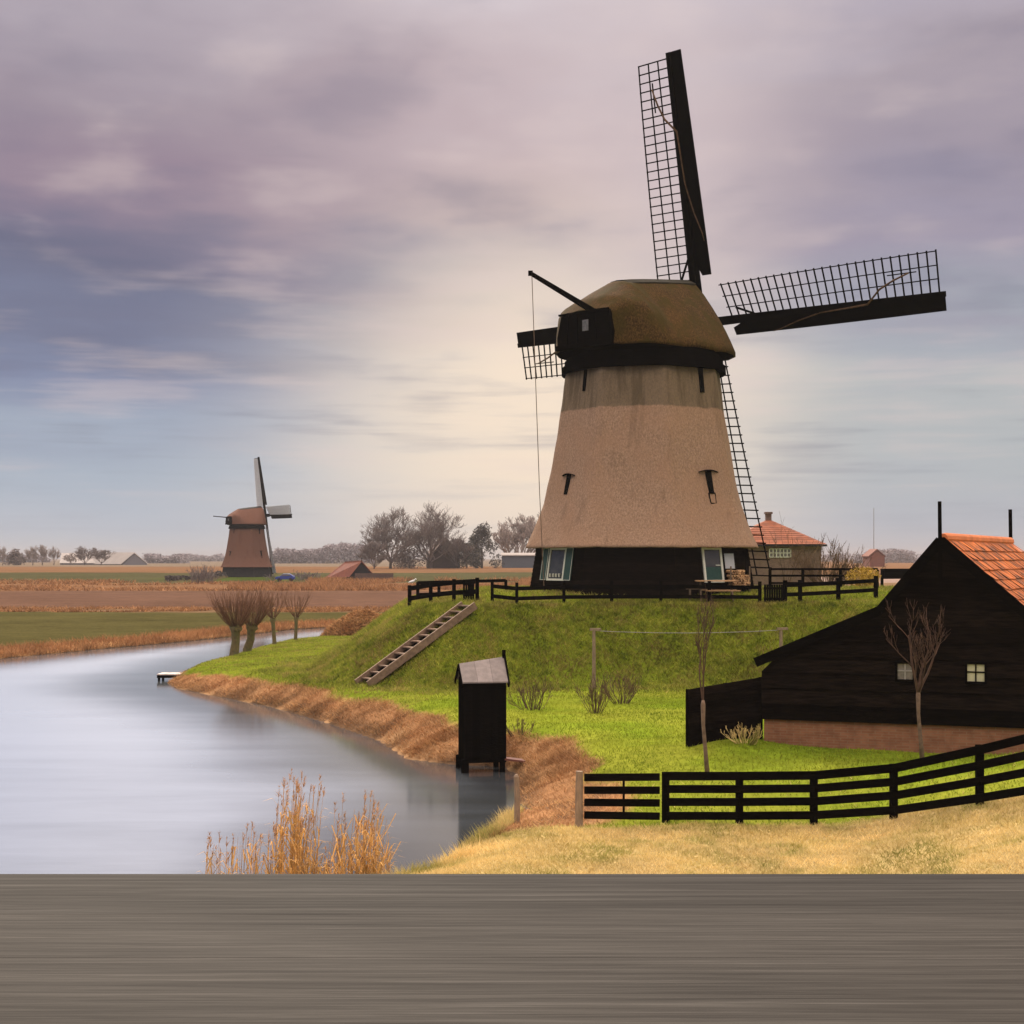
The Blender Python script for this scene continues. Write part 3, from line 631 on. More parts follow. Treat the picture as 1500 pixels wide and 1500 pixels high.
        for tt, zz in sc2[1:]: ring.append(loc(s, hw * tt, ev + (rz_ - ev) * zz + nz_(1, tt)))
        rings.append(ring)
    mb.rings(rings, closed=False)
    last = rings[-1]; mb.add(last, [tuple(range(len(last)))])
    cap = mb.build('cap', Msets['cap'], root, smooth=True)
    mb = MB(); rg_ = [(s, z, float(np.interp(s, S, hwid))) for s, z in zip(S[3:-1], ridge[3:-1])]; rg_[0] = (rg_[0][0] + 0.12, rg_[0][1] + 0.02, rg_[0][2])
    mb.rings([[loc(s, h_ * tt, 11.2 + (z - 11.2) * zz + 0.055) for s, z, h_ in rg_] for tt, zz in ((-0.25, 0.925), (-0.10, 0.99), (0, 1.0), (0.10, 0.99), (0.25, 0.925), (0.25, 0.90), (-0.25, 0.90))], closed=False)
    mb.build('ridge_cover', Msets['ridge'], root)
    # soffit: black underside and skirting boards under the eave
    mb = MB(); lo = []; hi = []
    per = [(s, hw) for s, hw in zip(S, hwid)] + [(s, -hw) for s, hw in list(zip(S, hwid))[::-1]]
    mb.rings([[loc(s * 1.0, t_ * 0.975, 11.17) for s, t_ in per], [loc(s * 0.98, t_ * 0.985, 10.98) for s, t_ in per], [loc(s * 0.84, t_ * 0.86, 10.86) for s, t_ in per]], cap0=True, cap1=True)
    mb.build('eave_boards', M_tar, root)
    # tail: dark boarded end with a small window
    mb = MB()
    tp = [(-1.62, 11.02), (1.62, 11.02), (1.66, 11.6), (1.50, 12.50), (1.40, 12.62), (-1.40, 12.62), (-1.66, 11.6)]
    mb.prism([loc(-4.16, a_, z_) for a_, z_ in tp], wv * 0.3)
    for a_ in (-1.05, -0.45, 0.75): mb.beam(loc(-4.19, a_, 11.1), loc(-4.19, a_ * 0.92, 12.68), 0.09, 0.06, tuple(wv))
    mb.beam(loc(-4.20, -1.7, 11.12), loc(-4.20, 1.7, 11.12), 0.08, 0.22)
    mb.beam(loc(-4.20, -1.5, 12.62), loc(-4.20, 1.5, 12.60), 0.12, 0.08)
    tail = mb.build('tail_boards', M_tar, root)
    mb = MB(); mb.beam(loc(-4.20, -0.05, 12.0), loc(-4.20, 0.29, 12.0), 0.04, 0.5); mb.build('tail_window', M_greyglass, tail)
    # brake pole and its rope
    mb = MB(); pe = loc(-7.25, -0.35, 13.98 if near else 12.7); mb.beam(loc(-3.3, 0.55, 12.35), pe, 0.20, 0.24, wd2=0.13, ht2=0.15); mb.box(pe, (0.2, 0.2, 0.2))
    bp = mb.build('brake_pole', M_tar, root)
    if near:
        mb = MB(); mb.tube([pe + Vector((0.06, 0.0, -0.05)), Vector((1.20, 62.6, 9)), Vector((1.40, 62.4, zb + 0.05))], 0.018, 4); mb.build('brake_rope', M_rope, root)
    # sails
    u = pv.copy(); vv_ = Vector((-wv.x * math.sin(tau), -wv.y * math.sin(tau), math.cos(tau))); nrm = wv * math.cos(tau) + Vector((0, 0, math.sin(tau)))
    hub = Vector((cx, cy, zb)) + wv * hub_off + Vector((0, 0, hub_z))
    Rl = 12.92 if near else 12.6
    mb = MB(); mb.tube([hub - nrm * 4.2, hub - nrm * 0.9, hub - nrm * 0.9, hub + nrm * 0.65], [0.34, 0.34, 0.36, 0.36], 10); mb.build('windshaft', M_tar, root)
    for k in range(4):
        an = phi + k * math.pi / 2
        a_ = vv_ * math.cos(an) + u * math.sin(an); b_ = u * math.cos(an) - vv_ * math.sin(an)
        off = nrm * (0.18 if k % 2 else -0.18)
        H = hub + off
        def q(r, c_, beta, dn=0.0):
            return H + a_ * r + (b_ * math.cos(beta) + nrm * math.sin(beta)) * c_ + nrm * dn
        def be(r): return R(21) * max(0.0, 1 - (r - 2) / (Rl - 2.2)) ** 0.9
        mb = MB(); mb.beam(H, q(Rl, 0, 0), 0.44, 0.42, tuple(nrm), 0.24, 0.20)
        sail = mb.build('sail', M_sail, root)
        wf = (lambda r: 0.98 + 0.42 * r / Rl) if (k == 2 and near) else (lambda r: 1.0)
        mb = MB(); r0, r1 = 1.75, Rl - 0.25; nbar = 27; th = 0.055 if near else 0.09
        rows = [r0 + (r1 - r0) * i / (nbar - 1) for i in range(nbar)]
        for i, r in enumerate(rows):
            mb.beam(q(r, 0.05, be(r)), q(r, -1.93 * wf(r), be(r)), th, th, tuple(a_))
        for cc_ in (-0.68, -1.26, -1.86):
            for i in range(nbar - 1):
                mb.beam(q(rows[i] - (0.1 if i == 0 else 0), cc_ * wf(rows[i]), be(rows[i]), -0.05), q(rows[i + 1], cc_ * wf(rows[i + 1]), be(rows[i + 1]), -0.05), th * 0.9, th * 0.9, tuple(nrm))
        mb.build('lattice', M_sail, sail)
        # leading boards with a notch at the root
        mb = MB(); segs = 14; prev = None
        for i in range(segs + 1):
            rb0 = 1.62 if k == 1 else 2.3; r = rb0 + (Rl - rb0) * i / segs; e = 0.80 - 0.12 * i / segs; bb = be(r) * 1.1
            st_ = 0.42 if i == 0 else 0.10
            cur = [q(r, st_, bb, -0.04), q(r, e + 0.04, bb, -0.04), q(r, e + 0.04, bb, 0.02), q(r, st_, bb, 0.02)]
            if prev: mb.hexa(prev + cur)
            prev = cur
        mb.build('leading_board', M_sail, sail)
        if near:
            mb = MB(); pts = [(Rl - 1.5, -1.1), (Rl - 2.3, -0.85), (Rl - 3.0, -0.55), (Rl - 3.7, 0.05), (Rl - 4.6, 0.10), (Rl - 6.2, 0.16), (Rl - 7.6, 0.45), (Rl - 8.6, 0.74), (Rl - 9.0, 0.80)]
            mb.tube([q(r, c_, be(r), -0.16) for r, c_ in pts], [0.035, 0.045, 0.05, 0.05, 0.04, 0.035, 0.03, 0.025, 0.02], 6); mb.build('rolled_sailcloth', M_rolled, sail, smooth=True)
            mb = MB(); mb.beam(q(Rl - 1.2, -1.1, 0.02, -0.1), q(Rl - 2.6, -1.1, 0.04, -0.1), 0.05, 0.05, tuple(nrm)); mb.build('batten', M_sail, sail); mb = MB(); mb.beam(q(2.2, -0.62, be(2.2), -0.1), q(3.3, -0.1, be(3.3), -0.1), 0.09, 0.07, tuple(nrm)); mb.build('brace', M_sail, sail)
        else:
            mb = MB(); prev = None
            for i in range(15):
                r = 2.0 + (Rl - 2.3) * i / 14; bb = be(r); sg = 0.18 * math.sin(math.pi * i / 14)
                cur = [q(r, -0.1, bb, -0.13), q(r, -2.1, bb, -0.13), q(r, -2.1, bb, -0.10), q(r, -0.1, bb, -0.10)]
                if prev: mb.hexa(prev + cur)
                prev = cur
            mb.build('sail_cloth', M_cloth, sail)
    # openings in the thatch
    def slot(a_deg, z0, z1, wd, hood, apron):
        a = R(a_deg); 
        mb = MB(); p0, p1 = pt(z0, a, rc(z0), 0.22), pt(z1, a, rc(z1), 0.22); ax = (p1 - p0).normalized(); sdv = ax.cross(dirv(a)).normalized(); on = sdv.cross(ax).normalized()
        if on.dot(dirv(a)) < 0: on = -on
        mb.prism([p0 - sdv * wd * 0.42 - on * 0.2, p0 + sdv * wd * 0.42 - on * 0.2, p1 + sdv * wd * 0.5 - on * 0.2, p1 - sdv * wd * 0.5 - on * 0.2], on * 0.225)
        s_ = mb.build('slot_window', M_black, root)
        if hood:
            mb = MB(); k = 10; lo, hi, l2, h2 = [], [], [], []
            for i in range(k + 1):
                f = (i / k - 0.5) * 2; x_ = f * wd * 1.55; dz_ = -0.07 * f * f
                base_ = p1 + sdv * x_ + Vector((0, 0, dz_))
                lo.append(base_ - on * 0.1); hi.append(base_ + on * (0.16 - 0.06 * f * f)); l2.append(base_ - on * 0.1 + Vector((0, 0, 0.035))); h2.append(base_ + on * (0.15 - 0.06 * f * f) + Vector((0, 0, 0.025)))
            mb.rings([lo, hi, h2, l2, lo], closed=False); mb.build('hood', M_tar, s_)
        if apron:
            mb = MB(); pb = p0 - ax * 0.48
            mb.beam(p0 - sdv * wd * 0.55 + on * 0.02, pb - sdv * wd * 0.45 + on * 0.02, 0.03, 0.05); mb.beam(p0 + sdv * wd * 0.55 + on * 0.02, pb + sdv * wd * 0.45 + on * 0.02, 0.03, 0.05)
            mb.beam(pb - sdv * wd * 0.45 + on * 0.02, pb + sdv * wd * 0.45 + on * 0.02, 0.03, 0.05); mb.beam(p0 - sdv * wd * 0.5 + on * 0.03, p0 + sdv * wd * 0.5 + on * 0.03, 0.04, 0.06)
            mb.build('apron', M_tar, s_)
    slot(-48, 9.15, 10.2, 0.22, False, False); slot(46, 9.0, 10.2, 0.32, False, False)
    slot(-53, 4.42, 5.32, 0.30, True, False); slot(43, 4.42, 5.42, 0.36, True, True)
    if near:
        fw = lambda z: 5.46 - 0.34 * z / 2.05
        def face(adeg):
            a = R(adeg); mid_ = math.cos(R(22.5)); n_ = dirv(a); sx = Vector((-n_.y, n_.x, 0))
            if sx.dot(r_ax) < 0: sx = -sx
            return lambda x_, z_, o_: Vector((cx, cy, zb + z_)) + n_ * (fw(z_) * mid_ + 0.05 + o_) + sx * x_
        def pane(fc, x0, x1, z0, z1, o_, th, m_, name_, par):
            mb = MB(); q4 = [fc(x0, z0, o_), fc(x1, z0, o_), fc(x1, z0, o_ + th), fc(x0, z0, o_ + th), fc(x0, z1, o_), fc(x1, z1, o_), fc(x1, z1, o_ + th), fc(x0, z1, o_ + th)]
            mb.hexa(q4); return mb.build(name_, m_, par)
        def frame(fc, x0, x1, z0, z1, wd, o_, th, m_, name_, par, extra=()):
            mb = MB()
            for a0, a1, b0, b1 in [(x0, x0 + wd, z0, z1), (x1 - wd, x1, z0, z1), (x0 + wd, x1 - wd, z1 - wd, z1), (x0 + wd, x1 - wd, z0, z0 + wd)] + list(extra):
                q4 = [fc(a0, b0, o_), fc(a1, b0, o_), fc(a1, b0, o_ + th), fc(a0, b0, o_ + th), fc(a0, b1, o_), fc(a1, b1, o_), fc(a1, b1, o_ + th), fc(a0, b1, o_ + th)]
                mb.hexa(q4)
            return mb.build(name_, m_, par)
        fl = face(-52.5)
        wnd = frame(fl, -0.66, 0.66, 0.50, 1.98, 0.09, 0.0, 0.06, M_white, 'window', root)
        pane(fl, -0.57, 0.57, 0.59, 1.89, 0.0, 0.02, M_glass, 'pane', wnd)
        mb = MB()
        for i in range(4): mb.box(fl(-0.36 + i * 0.24, 0.74, 0.045), (0.13, 0.05, 0.16), rz=0.9)
        mb.build('sill_ornaments', M_white, wnd)
        s1 = pane(fl, -1.14, -0.70, 0.52, 1.98, 0.03, 0.05, M_green, 'shutter', root); s2 = pane(fl, 0.70, 1.26, 0.52, 1.98, 0.03, 0.05, M_green, 'shutter', root)
        for s_, x0, x1 in ((s1, -1.14, -0.70), (s2, 0.70, 1.26)):
            frame(fl, x0, x1, 0.52, 1.98, 0.022, 0.082, 0.012, M_white, 'edge_trim', s_)
        fr_ = face(37.5)
        dr = frame(fr_, -0.50, 0.62, 0.44, 2.0, 0.11, 0.0, 0.07, M_white, 'door', root)
        pane(fr_, -0.39, 0.51, 1.12, 1.90, 0.0, 0.03, M_glass, 'pane', dr); pane(fr_, -0.39, 0.51, 0.50, 1.12, 0.0, 0.04, M_green, 'door_panel', dr)
        mb = MB(); mb.beam(fr_(0.2, 1.2, 0.07), fr_(0.48, 1.2, 0.07), 0.04, 0.04); mb.build('handle', M_white, dr)
        pane(fr_, 0.78, 1.32, 1.05, 1.72, 0.02, 0.02, M_cloth, 'notice_board', root)
    return root, dict(face=face if near else None, dirv=dirv)
mset = dict(thatch=M_thatch, cap=M_capthatch, ridge=mat('ridge_felt', (0.020, 0.018, 0.013), (0.034, 0.030, 0.022), 0.95, 3, spec=0.03))
mill, mi_ = make_mill('windmill', 'large thatched windmill on the green mound with bare lattice sails', MILL, math.atan2(6.2, 67.6), R(44.8), R(12.3), R(1.1), 4.5, 13.1, True, mset)
fset = dict(thatch=M_farthatch, cap=M_farthatch, ridge=M_wallgrey)
fmill, _ = make_mill('windmill', 'small distant windmill across the fields with white cloth on its sails', FARMILL, math.atan2(-56.2, 304), R(33), R(8), R(0.5), 4.4, 13.0, False, fset)

# ------------------------------------------------------------------ rail fences
def rail_fence(label, pts, rails, post=(0.11, 0.11), railh=0.13, railt=0.05, height=0.95, sub=True, group=None, m=M_tar, name='rail_fence', postover=0.0):
    """pts: list of (x, y) or (x, y, z ground); rails: heights of rail centres"""
    G_ = [Vector((p[0], p[1], p[2] if len(p) > 2 else gz(p[0], p[1]))) for p in pts]
    root = thing(name, label, 'fence', G_[0], group)
    for g in G_:
        mb = MB(); mb.box(g + Vector((0, 0, height / 2 - 0.15 + postover / 2)), (post[0], post[1], height + 0.3 + postover), tint=random.random()); mb.build('post', m, root)
    for i in range(len(G_) - 1):
        a, b_ = G_[i], G_[i + 1]; d = (b_ - a); n_ = Vector((d.y, -d.x, 0)).normalized()
        if n_.y > 0: n_ = -n_
        for h in rails:
            mb = MB(); mb.beam(a + n_ * (post[1] / 2 + railt / 2 + 0.003) + Vector((0, 0, h)), b_ + n_ * (post[1] / 2 + railt / 2 + 0.003) + Vector((0, 0, h)), railt, railh, tint=random.random()); mb.build('rail', m, root)
    return root
random.seed(8)
def front_fence():
    row = [(975, 1131, 1201, 29.9), (1083, 1131, 1201, 29.8), (1192, 1130, 1200, 29.6), (1309, 1119, 1193, 29.1), (1435, 1091, 1176, 28.5), (1566, 1058, 1156, 27.8), (1708, 1022, 1136, 27.0), (1860, 985, 1118, 26.1)]
    lab = 'black four rail fence curving across the dry grass below the barn'
    B = [P(px, pb, Y) for px, pt_, pb, Y in row]; T = [P(px, pt_, Y) for px, pt_, pb, Y in row]
    root = thing('rail_fence', lab, 'fence', B[0])
    for b_, t_ in zip(B, T):
        mb = MB(); mb.box((b_.x, b_.y, (b_.z - 0.3 + t_.z) / 2), (0.15, 0.12, t_.z - b_.z + 0.3), tint=random.random()); mb.build('post', M_tar, root, bevel=0.008)
    for i in range(len(B) - 1):
        for k in range(4):
            f = (0.07, 0.34, 0.61, 0.90)[k]; hgt = 0.175 if k == 0 else 0.165
            a = B[i].lerp(T[i], 1 - f); c_ = B[i + 1].lerp(T[i + 1], 1 - f)
            mb = MB(); mb.beam(a + Vector((0, -0.09, 0)), c_ + Vector((0, -0.09, 0)), 0.05, hgt, tint=random.random()); mb.build('rail', M_tar, root, bevel=0.006)
    # closed gate between the timber end post and the fence
    gp = [P(852, 1198, 29.7), P(852, 1132, 29.7)]; ge = [P(972, 1200, 29.9), P(972, 1131, 29.9)]
    g = thing('field_gate', 'black four bar gate hung between the pale end post and the fence', 'gate', gp[0])
    for k in range(4):
        f = (0.09, 0.37, 0.64, 0.92)[k]
        mb = MB(); mb.beam(gp[0].lerp(gp[1], 1 - f) + Vector((0.05, -0.09, 0)), ge[0].lerp(ge[1], 1 - f) + Vector((-0.09, -0.09, 0)), 0.04, 0.155, tint=random.random()); mb.build('gate_bar', M_tar, g, bevel=0.006)
    m0 = gp[0].lerp(ge[0], 0.51); m1 = gp[1].lerp(ge[1], 0.51)
    mb = MB(); mb.beam(m0 + Vector((0, -0.045, 0.0)), m1 + Vector((0, -0.045, -0.02)), 0.11, 0.04); mb.build('brace', M_tar, g)
    mb = MB(); c0 = P(848, 1199, 29.65); mb.tube([c0 - Vector((0, 0, 0.4)), c0 + Vector((0.0, 0, 0.5)), c0 + Vector((0.01, 0, 0.98))], [0.085, 0.08, 0.075], 9)
    tag(mb.build('fence_post', M_concrete, origin=c0, smooth=False), 'pale round timber post at the left end of the black gate', 'post')
    c0 = P(757, 1206, 30.9); c0.z = gz(c0.x, c0.y)
    mb = MB(); mb.tube([c0 - Vector((0, 0, 0.4)), c0 + Vector((0.01, 0, 0.5)), c0 + Vector((-0.01, 0, 1.0)), c0 + Vector((-0.01, 0, 1.05))], [0.07, 0.065, 0.058, 0.03], 8)
    tag(mb.build('fence_post', M_concrete, origin=c0), 'lone weathered post standing at the muddy pond corner', 'post')
front_fence()
def at_px(px, Y): return ((px - 750) / F * Y, Y)
rail_fence('short black fence at the left corner of the mound top', [at_px(600, 62.8), at_px(631, 62.3), at_px(665, 61.8), at_px(699, 61.0)], (0.36, 0.80), post=(0.16, 0.14), railh=0.2)
rail_fence('black fence behind the corner fence with a flat top rail', [(*at_px(612, 65.5), 3.97), (*at_px(643, 65.4), 4.0), (*at_px(690, 65.2), 4.04), (*at_px(741, 65.0), 4.08)], (0.38, 0.92), post=(0.14, 0.14), railh=0.14)
rail_fence('long two rail black fence along the mound edge before the big mill', [at_px(721, 60.6), at_px(757, 60.2), at_px(826, 61.0), at_px(896, 61.3), at_px(968, 61.3), at_px(1039, 61.3), at_px(1113, 61.2)], (0.28, 0.70), post=(0.13, 0.13), railh=0.16)
rail_fence('black two rail fence right of the mound gate before the brick house', [at_px(1150, 61.5), at_px(1172, 61.6), at_px(1228, 62.0), at_px(1283, 62.4)], (0.34, 0.74), post=(0.16, 0.15), railh=0.17)
rail_fence('thin black back fence on the mound before the bare garden bush', [at_px(1128, 70), at_px(1176, 70), at_px(1231, 70), at_px(1285, 70)], (0.30, 0.66, 0.98), post=(0.13, 0.13), railh=0.10)
rail_fence('black boarded fence disappearing behind the barn roof', [at_px(1292, 76), at_px(1322, 77), at_px(1360, 78)], (0.50, 0.68, 0.86), post=(0.13, 0.13), railh=0.19)
def panel_gate(label, px0, px1, Y, hgt, slats):
    x0, x1 = at_px(px0, Y)[0], at_px(px1, Y)[0]; z = gz((x0 + x1) / 2, Y)
    g = thing('slatted_gate', label, 'gate', (x0, Y, z))
    for i in range(slats):
        x = x0 + (x1 - x0) * (i + 0.5) / slats
        mb = MB(); mb.box((x, Y, z + hgt / 2), ((x1 - x0) / slats * 0.86, 0.03, hgt)); mb.build('slat', M_tar, g)
    for h in (0.25, 0.8):
        mb = MB(); mb.box(((x0 + x1) / 2, Y + 0.04, z + hgt * h), (x1 - x0, 0.04, 0.1)); mb.build('crossbar', M_tar, g)
panel_gate('black slatted gate at the head of the timber stair', 678, 695, 61.3, 0.85, 5)
panel_gate('black slatted gate in the mound fence right of the mill door', 1119, 1147, 61.2, 0.82, 8)

# ------------------------------------------------------------------ barn
GA = P(1122, 1088, 38.1); gdir = Vector((math.cos(R(18.5)), -math.sin(R(18.5)), 0)); gn = Vector((-gdir.y * -1, 0, 0))
gnorm = Vector((-math.sin(R(18.5)), -math.cos(R(18.5)), 0))          # outward, towards the viewer
rdir = Vector((math.sin(R(29)), math.cos(R(29)), 0))
def onwall(px, py, out=0.0):
    dv = Vector(((px - 750) / F, 1.0, -(py - HZ) / F)); o_ = Vector((0, 0, EYE)); p0 = GA + gnorm * out
    t_ = (p0 - o_).dot(gnorm) / dv.dot(gnorm); return o_ + dv * t_
barn = thing('barn', 'black boarded barn with orange tiled roof right of the mound', 'barn', GA)
edge = [onwall(1108, 973), onwall(1290, 897), onwall(1378, 795)]
pk = edge[2]; r_end = pk + gdir * 3.6 + Vector((0, 0, -3.25)); edge.append(r_end)
wall_l = onwall(1116, 978); wall_r = r_end - gdir * 0.35
zs0 = GA.z
# weatherboards as lapped horizontal strips following the gable outline
def hx_range(z):
    """left and right extent along gdir of the gable at height z"""
    def cross(a, b_):
        if (a.z - z) * (b_.z - z) > 0: return None
        t_ = (z - a.z) / (b_.z - a.z) if abs(b_.z - a.z) > 1e-6 else 0
        return (a.lerp(b_, t_) - GA).dot(gdir)
    xl = (wall_l - GA).dot(gdir); xr = (wall_r - GA).dot(gdir)
    for a, b_ in ((edge[0], edge[1]), (edge[1], edge[2])):
        c_ = cross(a, b_)
        if c_ is not None: xl = max(xl, c_)
    c_ = cross(edge[2], edge[3])
    if c_ is not None: xr = min(xr, c_)
    return xl, xr
zp0 = onwall(1122, 1052).z
mb = MB(); z = zp0; i = 0
while z < pk.z - 0.02:
    z1 = min(z + 0.42, pk.z - 0.01)
    a0, b0 = hx_range(z); a1, b1 = hx_range(z1)
    if b1 - a1 < 0.02: b1 = a1 + 0.02
    steep = z > edge[1].z - 0.35
    d0, d1 = 0.085, 0.016
    base = GA.copy(); base.z = 0
    W0 = lambda x_, zz, o_: base + gdir * x_ + gnorm * o_ + Vector((0, 0, zz))
    mb.hexa([W0(a0, z - 0.02, d0 if not steep else 0.02), W0(b0, z - 0.02, d0 if not steep else 0.02), W0(b0, z - 0.02, -0.05), W0(a0, z - 0.02, -0.05),
             W0(a1, z1, d1), W0(b1, z1, d1), W0(b1, z1, -0.05), W0(a1, z1, -0.05)], random.random())
    z = z1; i += 1
mb.build('gable_wall', M_tarboard, barn)
mb = MB(); xl, xr = (wall_l - GA).dot(gdir) + 0.06, (wall_r - GA).dot(gdir)
mb.prism([W0(xl, zs0 - 0.5, 0.015), W0(xr, zs0 - 0.5, 0.015), W0(xr, zp0 - 0.02, 0.015), W0(xl, zp0 - 0.02, 0.015)], rdir * 0.25)
mb.build('brick_plinth', M_brick, barn)
D = 9.9
mb = MB()   # side and back walls
for x_, zt in ((xl, wall_l.z - 0.05), (xr, r_end.z - 0.2)):
    a = W0(x_, 0, -0.06); mb.prism([a + Vector((0, 0, zs0 - 0.5)), a + Vector((0, 0, zt)), a + rdir * D + Vector((0, 0, zt)), a + rdir * D + Vector((0, 0, zs0 - 0.5))], gdir * (0.1 if x_ == xl else -0.1))
bk = [W0(xl + 0.12, zs0 - 0.5, 0), W0(xr - 0.12, zs0 - 0.5, 0), r_end - gdir * 0.5, pk - Vector((0, 0, 0.25)), edge[1] - Vector((0, 0, 0.2)), edge[0] + gdir * 0.3 - Vector((0, 0, 0.1))]
mb.prism([p + rdir * (D - 0.2) for p in bk], rdir * 0.1)
mb.build('side_wall', M_tarboard, barn)
# roof slopes
def up(v_, k): return v_ + Vector((0, 0, k))
mb = MB()
ov = gnorm * 0.16
for a, b_ in ((edge[0], edge[1]), (edge[1], edge[2])):
    mb.hexa([a + ov, b_ + ov, b_ + rdir * D, a + rdir * D, up(a + ov, 0.14), up(b_ + ov, 0.14), up(b_ + rdir * D, 0.14), up(a + rdir * D, 0.14)])
mb.build('catslide_roof', M_tarboard, barn)
# orange tiled slope: lapped, slightly uneven tiles
root_roof = None
sl = (r_end - pk); rows_n = 13; per = sl.length / rows_n; nrm_r = rdir.cross(sl.normalized()); nrm_r = nrm_r if nrm_r.z > 0 else -nrm_r
mb = MB(); rt = random.Random(3)
for i in range(rows_n):
    ncol = 27
    for j in range(ncol):
        a = pk + sl.normalized() * (per * i + 0.02) + rdir * (D * j / ncol) + nrm_r * 0.10
        lift0, lift1 = rt.uniform(0.0, 0.012), rt.uniform(0.03, 0.062)
        wv_ = rdir * (D / ncol - rt.uniform(0.004, 0.014)); dn = sl.normalized() * (per + 0.06 + rt.uniform(-0.02, 0.02))
        q0, q1, q2, q3 = a + nrm_r * lift0, a + wv_ + nrm_r * (lift0 - 0.004), a + wv_ + dn + nrm_r * (lift1 - 0.012), a + dn + nrm_r * lift1
        th = nrm_r * -0.02; m0, m1 = (q0 + q1) / 2 + nrm_r * 0.016, (q3 + q2) / 2 + nrm_r * 0.018
        tn = rt.random()
        mb.add([q0, m0, q1, q2, m1, q3, q3 + th, q2 + th], [(0, 1, 4, 5), (1, 2, 3, 4), (5, 4, 3, 7, 6)], tn)
tiled = mb.build('tiled_roof', M_tile, barn)
mb = MB(); mb.prism([pk + rdir * 0.02, pk + rdir * D, r_end + rdir * D, r_end + rdir * 0.02], nrm_r * 0.07); mb.build('roof_deck', M_tar, tiled)
mb = MB(); nr_ = 24
for j in range(nr_):
    a = pk + rdir * (0.25 + (D - 0.4) * j / nr_) + Vector((0, 0, 0.12)); b_ = a + rdir * ((D - 0.4) / nr_ + 0.03) + Vector((0, 0, 0.015))
    mb.tube([a, b_], [0.125, 0.135], 9, True, rt.random())
mb.build('ridge_tiles', M_ridge, barn, smooth=False)
mb = MB()   # bargeboards along the gable edge
for a, b_ in ((edge[0], edge[1]), (edge[1], edge[2]), (edge[2], edge[3])):
    mb.beam(up(a, 0.06) + gnorm * 0.19, up(b_, 0.06) + gnorm * 0.19, 0.05, 0.25)
mb.build('bargeboard', M_tar, barn)
mb = MB(); mb.beam(pk + gnorm * 0.24 - Vector((0, 0, 0.9)), pk + gnorm * 0.24 + Vector((-0.02, 0, 1.05)), 0.10, 0.10, tuple(gdir), 0.09, 0.09); mb.build('finial', M_tar, barn)
pe_ = pk + rdir * (D + 0.05)
mb = MB(); mb.beam(pe_ - Vector((0, 0, 0.3)), pe_ + Vector((-0.02, 0, 1.15)), 0.11, 0.11, tuple(gdir)); mb.build('finial', M_tar, barn)
def barn_window(px0, px1, py0, py1, glass, frm, label):
    a, b_, c_, d_ = onwall(px0, py1, 0.055), onwall(px1, py1, 0.055), onwall(px1, py0, 0.055), onwall(px0, py0, 0.055)
    z0, z1 = (a.z + b_.z) / 2, (c_.z + d_.z) / 2; x0, x1 = (a - GA).dot(gdir), (b_ - GA).dot(gdir)
    f = MB(); t_ = 0.06
    for u0_, u1_, v0_, v1_ in ((x0 - t_, x0, z0 - t_, z1 + t_), (x1, x1 + t_, z0 - t_, z1 + t_), (x0, x1, z1, z1 + t_), (x0, x1, z0 - t_, z0)):
        f.prism([W0(u0_, v0_, 0.06), W0(u1_, v0_, 0.06), W0(u1_, v1_, 0.06), W0(u0_, v1_, 0.06)], gnorm * 0.075)
    fo = f.build('window', M_tar, barn); fo['label'] = label
    g = MB(); g.prism([W0(x0, z0, 0.06), W0(x1, z0, 0.06), W0(x1, z1, 0.06), W0(x0, z1, 0.06)], gnorm * 0.035); g.build('pane', glass, fo)
    k = MB(); xm, zm = (x0 + x1) / 2, (z0 + z1) / 2 + 0.02
    k.prism([W0(xm - 0.018, z0, 0.09), W0(xm + 0.018, z0, 0.09), W0(xm + 0.018, z1, 0.09), W0(xm - 0.018, z1, 0.09)], gnorm * 0.025)
    k.prism([W0(x0, zm - 0.018, 0.088), W0(x1, zm - 0.018, 0.088), W0(x1, zm + 0.018, 0.088), W0(x0, zm + 0.018, 0.088)], gnorm * 0.025); k.build('glazing_bar', frm, fo)
barn_window(1315, 1337, 972, 995, M_greyglass, M_greyframe, 'dull grey four pane window behind the sapling')
barn_window(1417, 1442, 973, 998, M_paleglass, M_tar, 'pale yellowish four pane window')
# boarded fence that runs out from the barn corner
A0, A1 = P(1008, 1085, 37.0), P(1115, 1070, 38.4)
pf = thing('board_fence', 'low black boarded fence joining the left barn corner', 'fence', A0)
T0, T1 = P(1008, 1010, 37.0), P(1115, 992, 38.4)
for k in range(7):
    f0, f1 = k / 7, (k + 1) / 7 + 0.02
    q0, q1, q2, q3 = A0.lerp(T0, f0), A1.lerp(T1, f0), A1.lerp(T1, min(f1, 1)), A0.lerp(T0, min(f1, 1))
    mb = MB(); o1, o2_ = Vector((0, -0.06, 0)), Vector((0, -0.012, 0))
    if k == 0: q0, q1 = up(q0, -0.4), up(q1, -0.4)
    mb.hexa([q0 + o1, q1 + o1, q1 + Vector((0, 0.03, 0)), q0 + Vector((0, 0.03, 0)), q3 + o2_, q2 + o2_, q2 + Vector((0, 0.03, 0)), q3 + Vector((0, 0.03, 0))], random.random()); mb.build('board', M_tarboard, pf)
for f in (0.0, 0.5, 1.0):
    mb = MB(); a = A0.lerp(A1, f); b_ = T0.lerp(T1, f); mb.beam(up(a, -0.4) + Vector((0, 0.08, 0)), b_ + Vector((0, 0.08, 0)), 0.1, 0.1, (1, 0, 0)); mb.build('post', M_tar, pf)

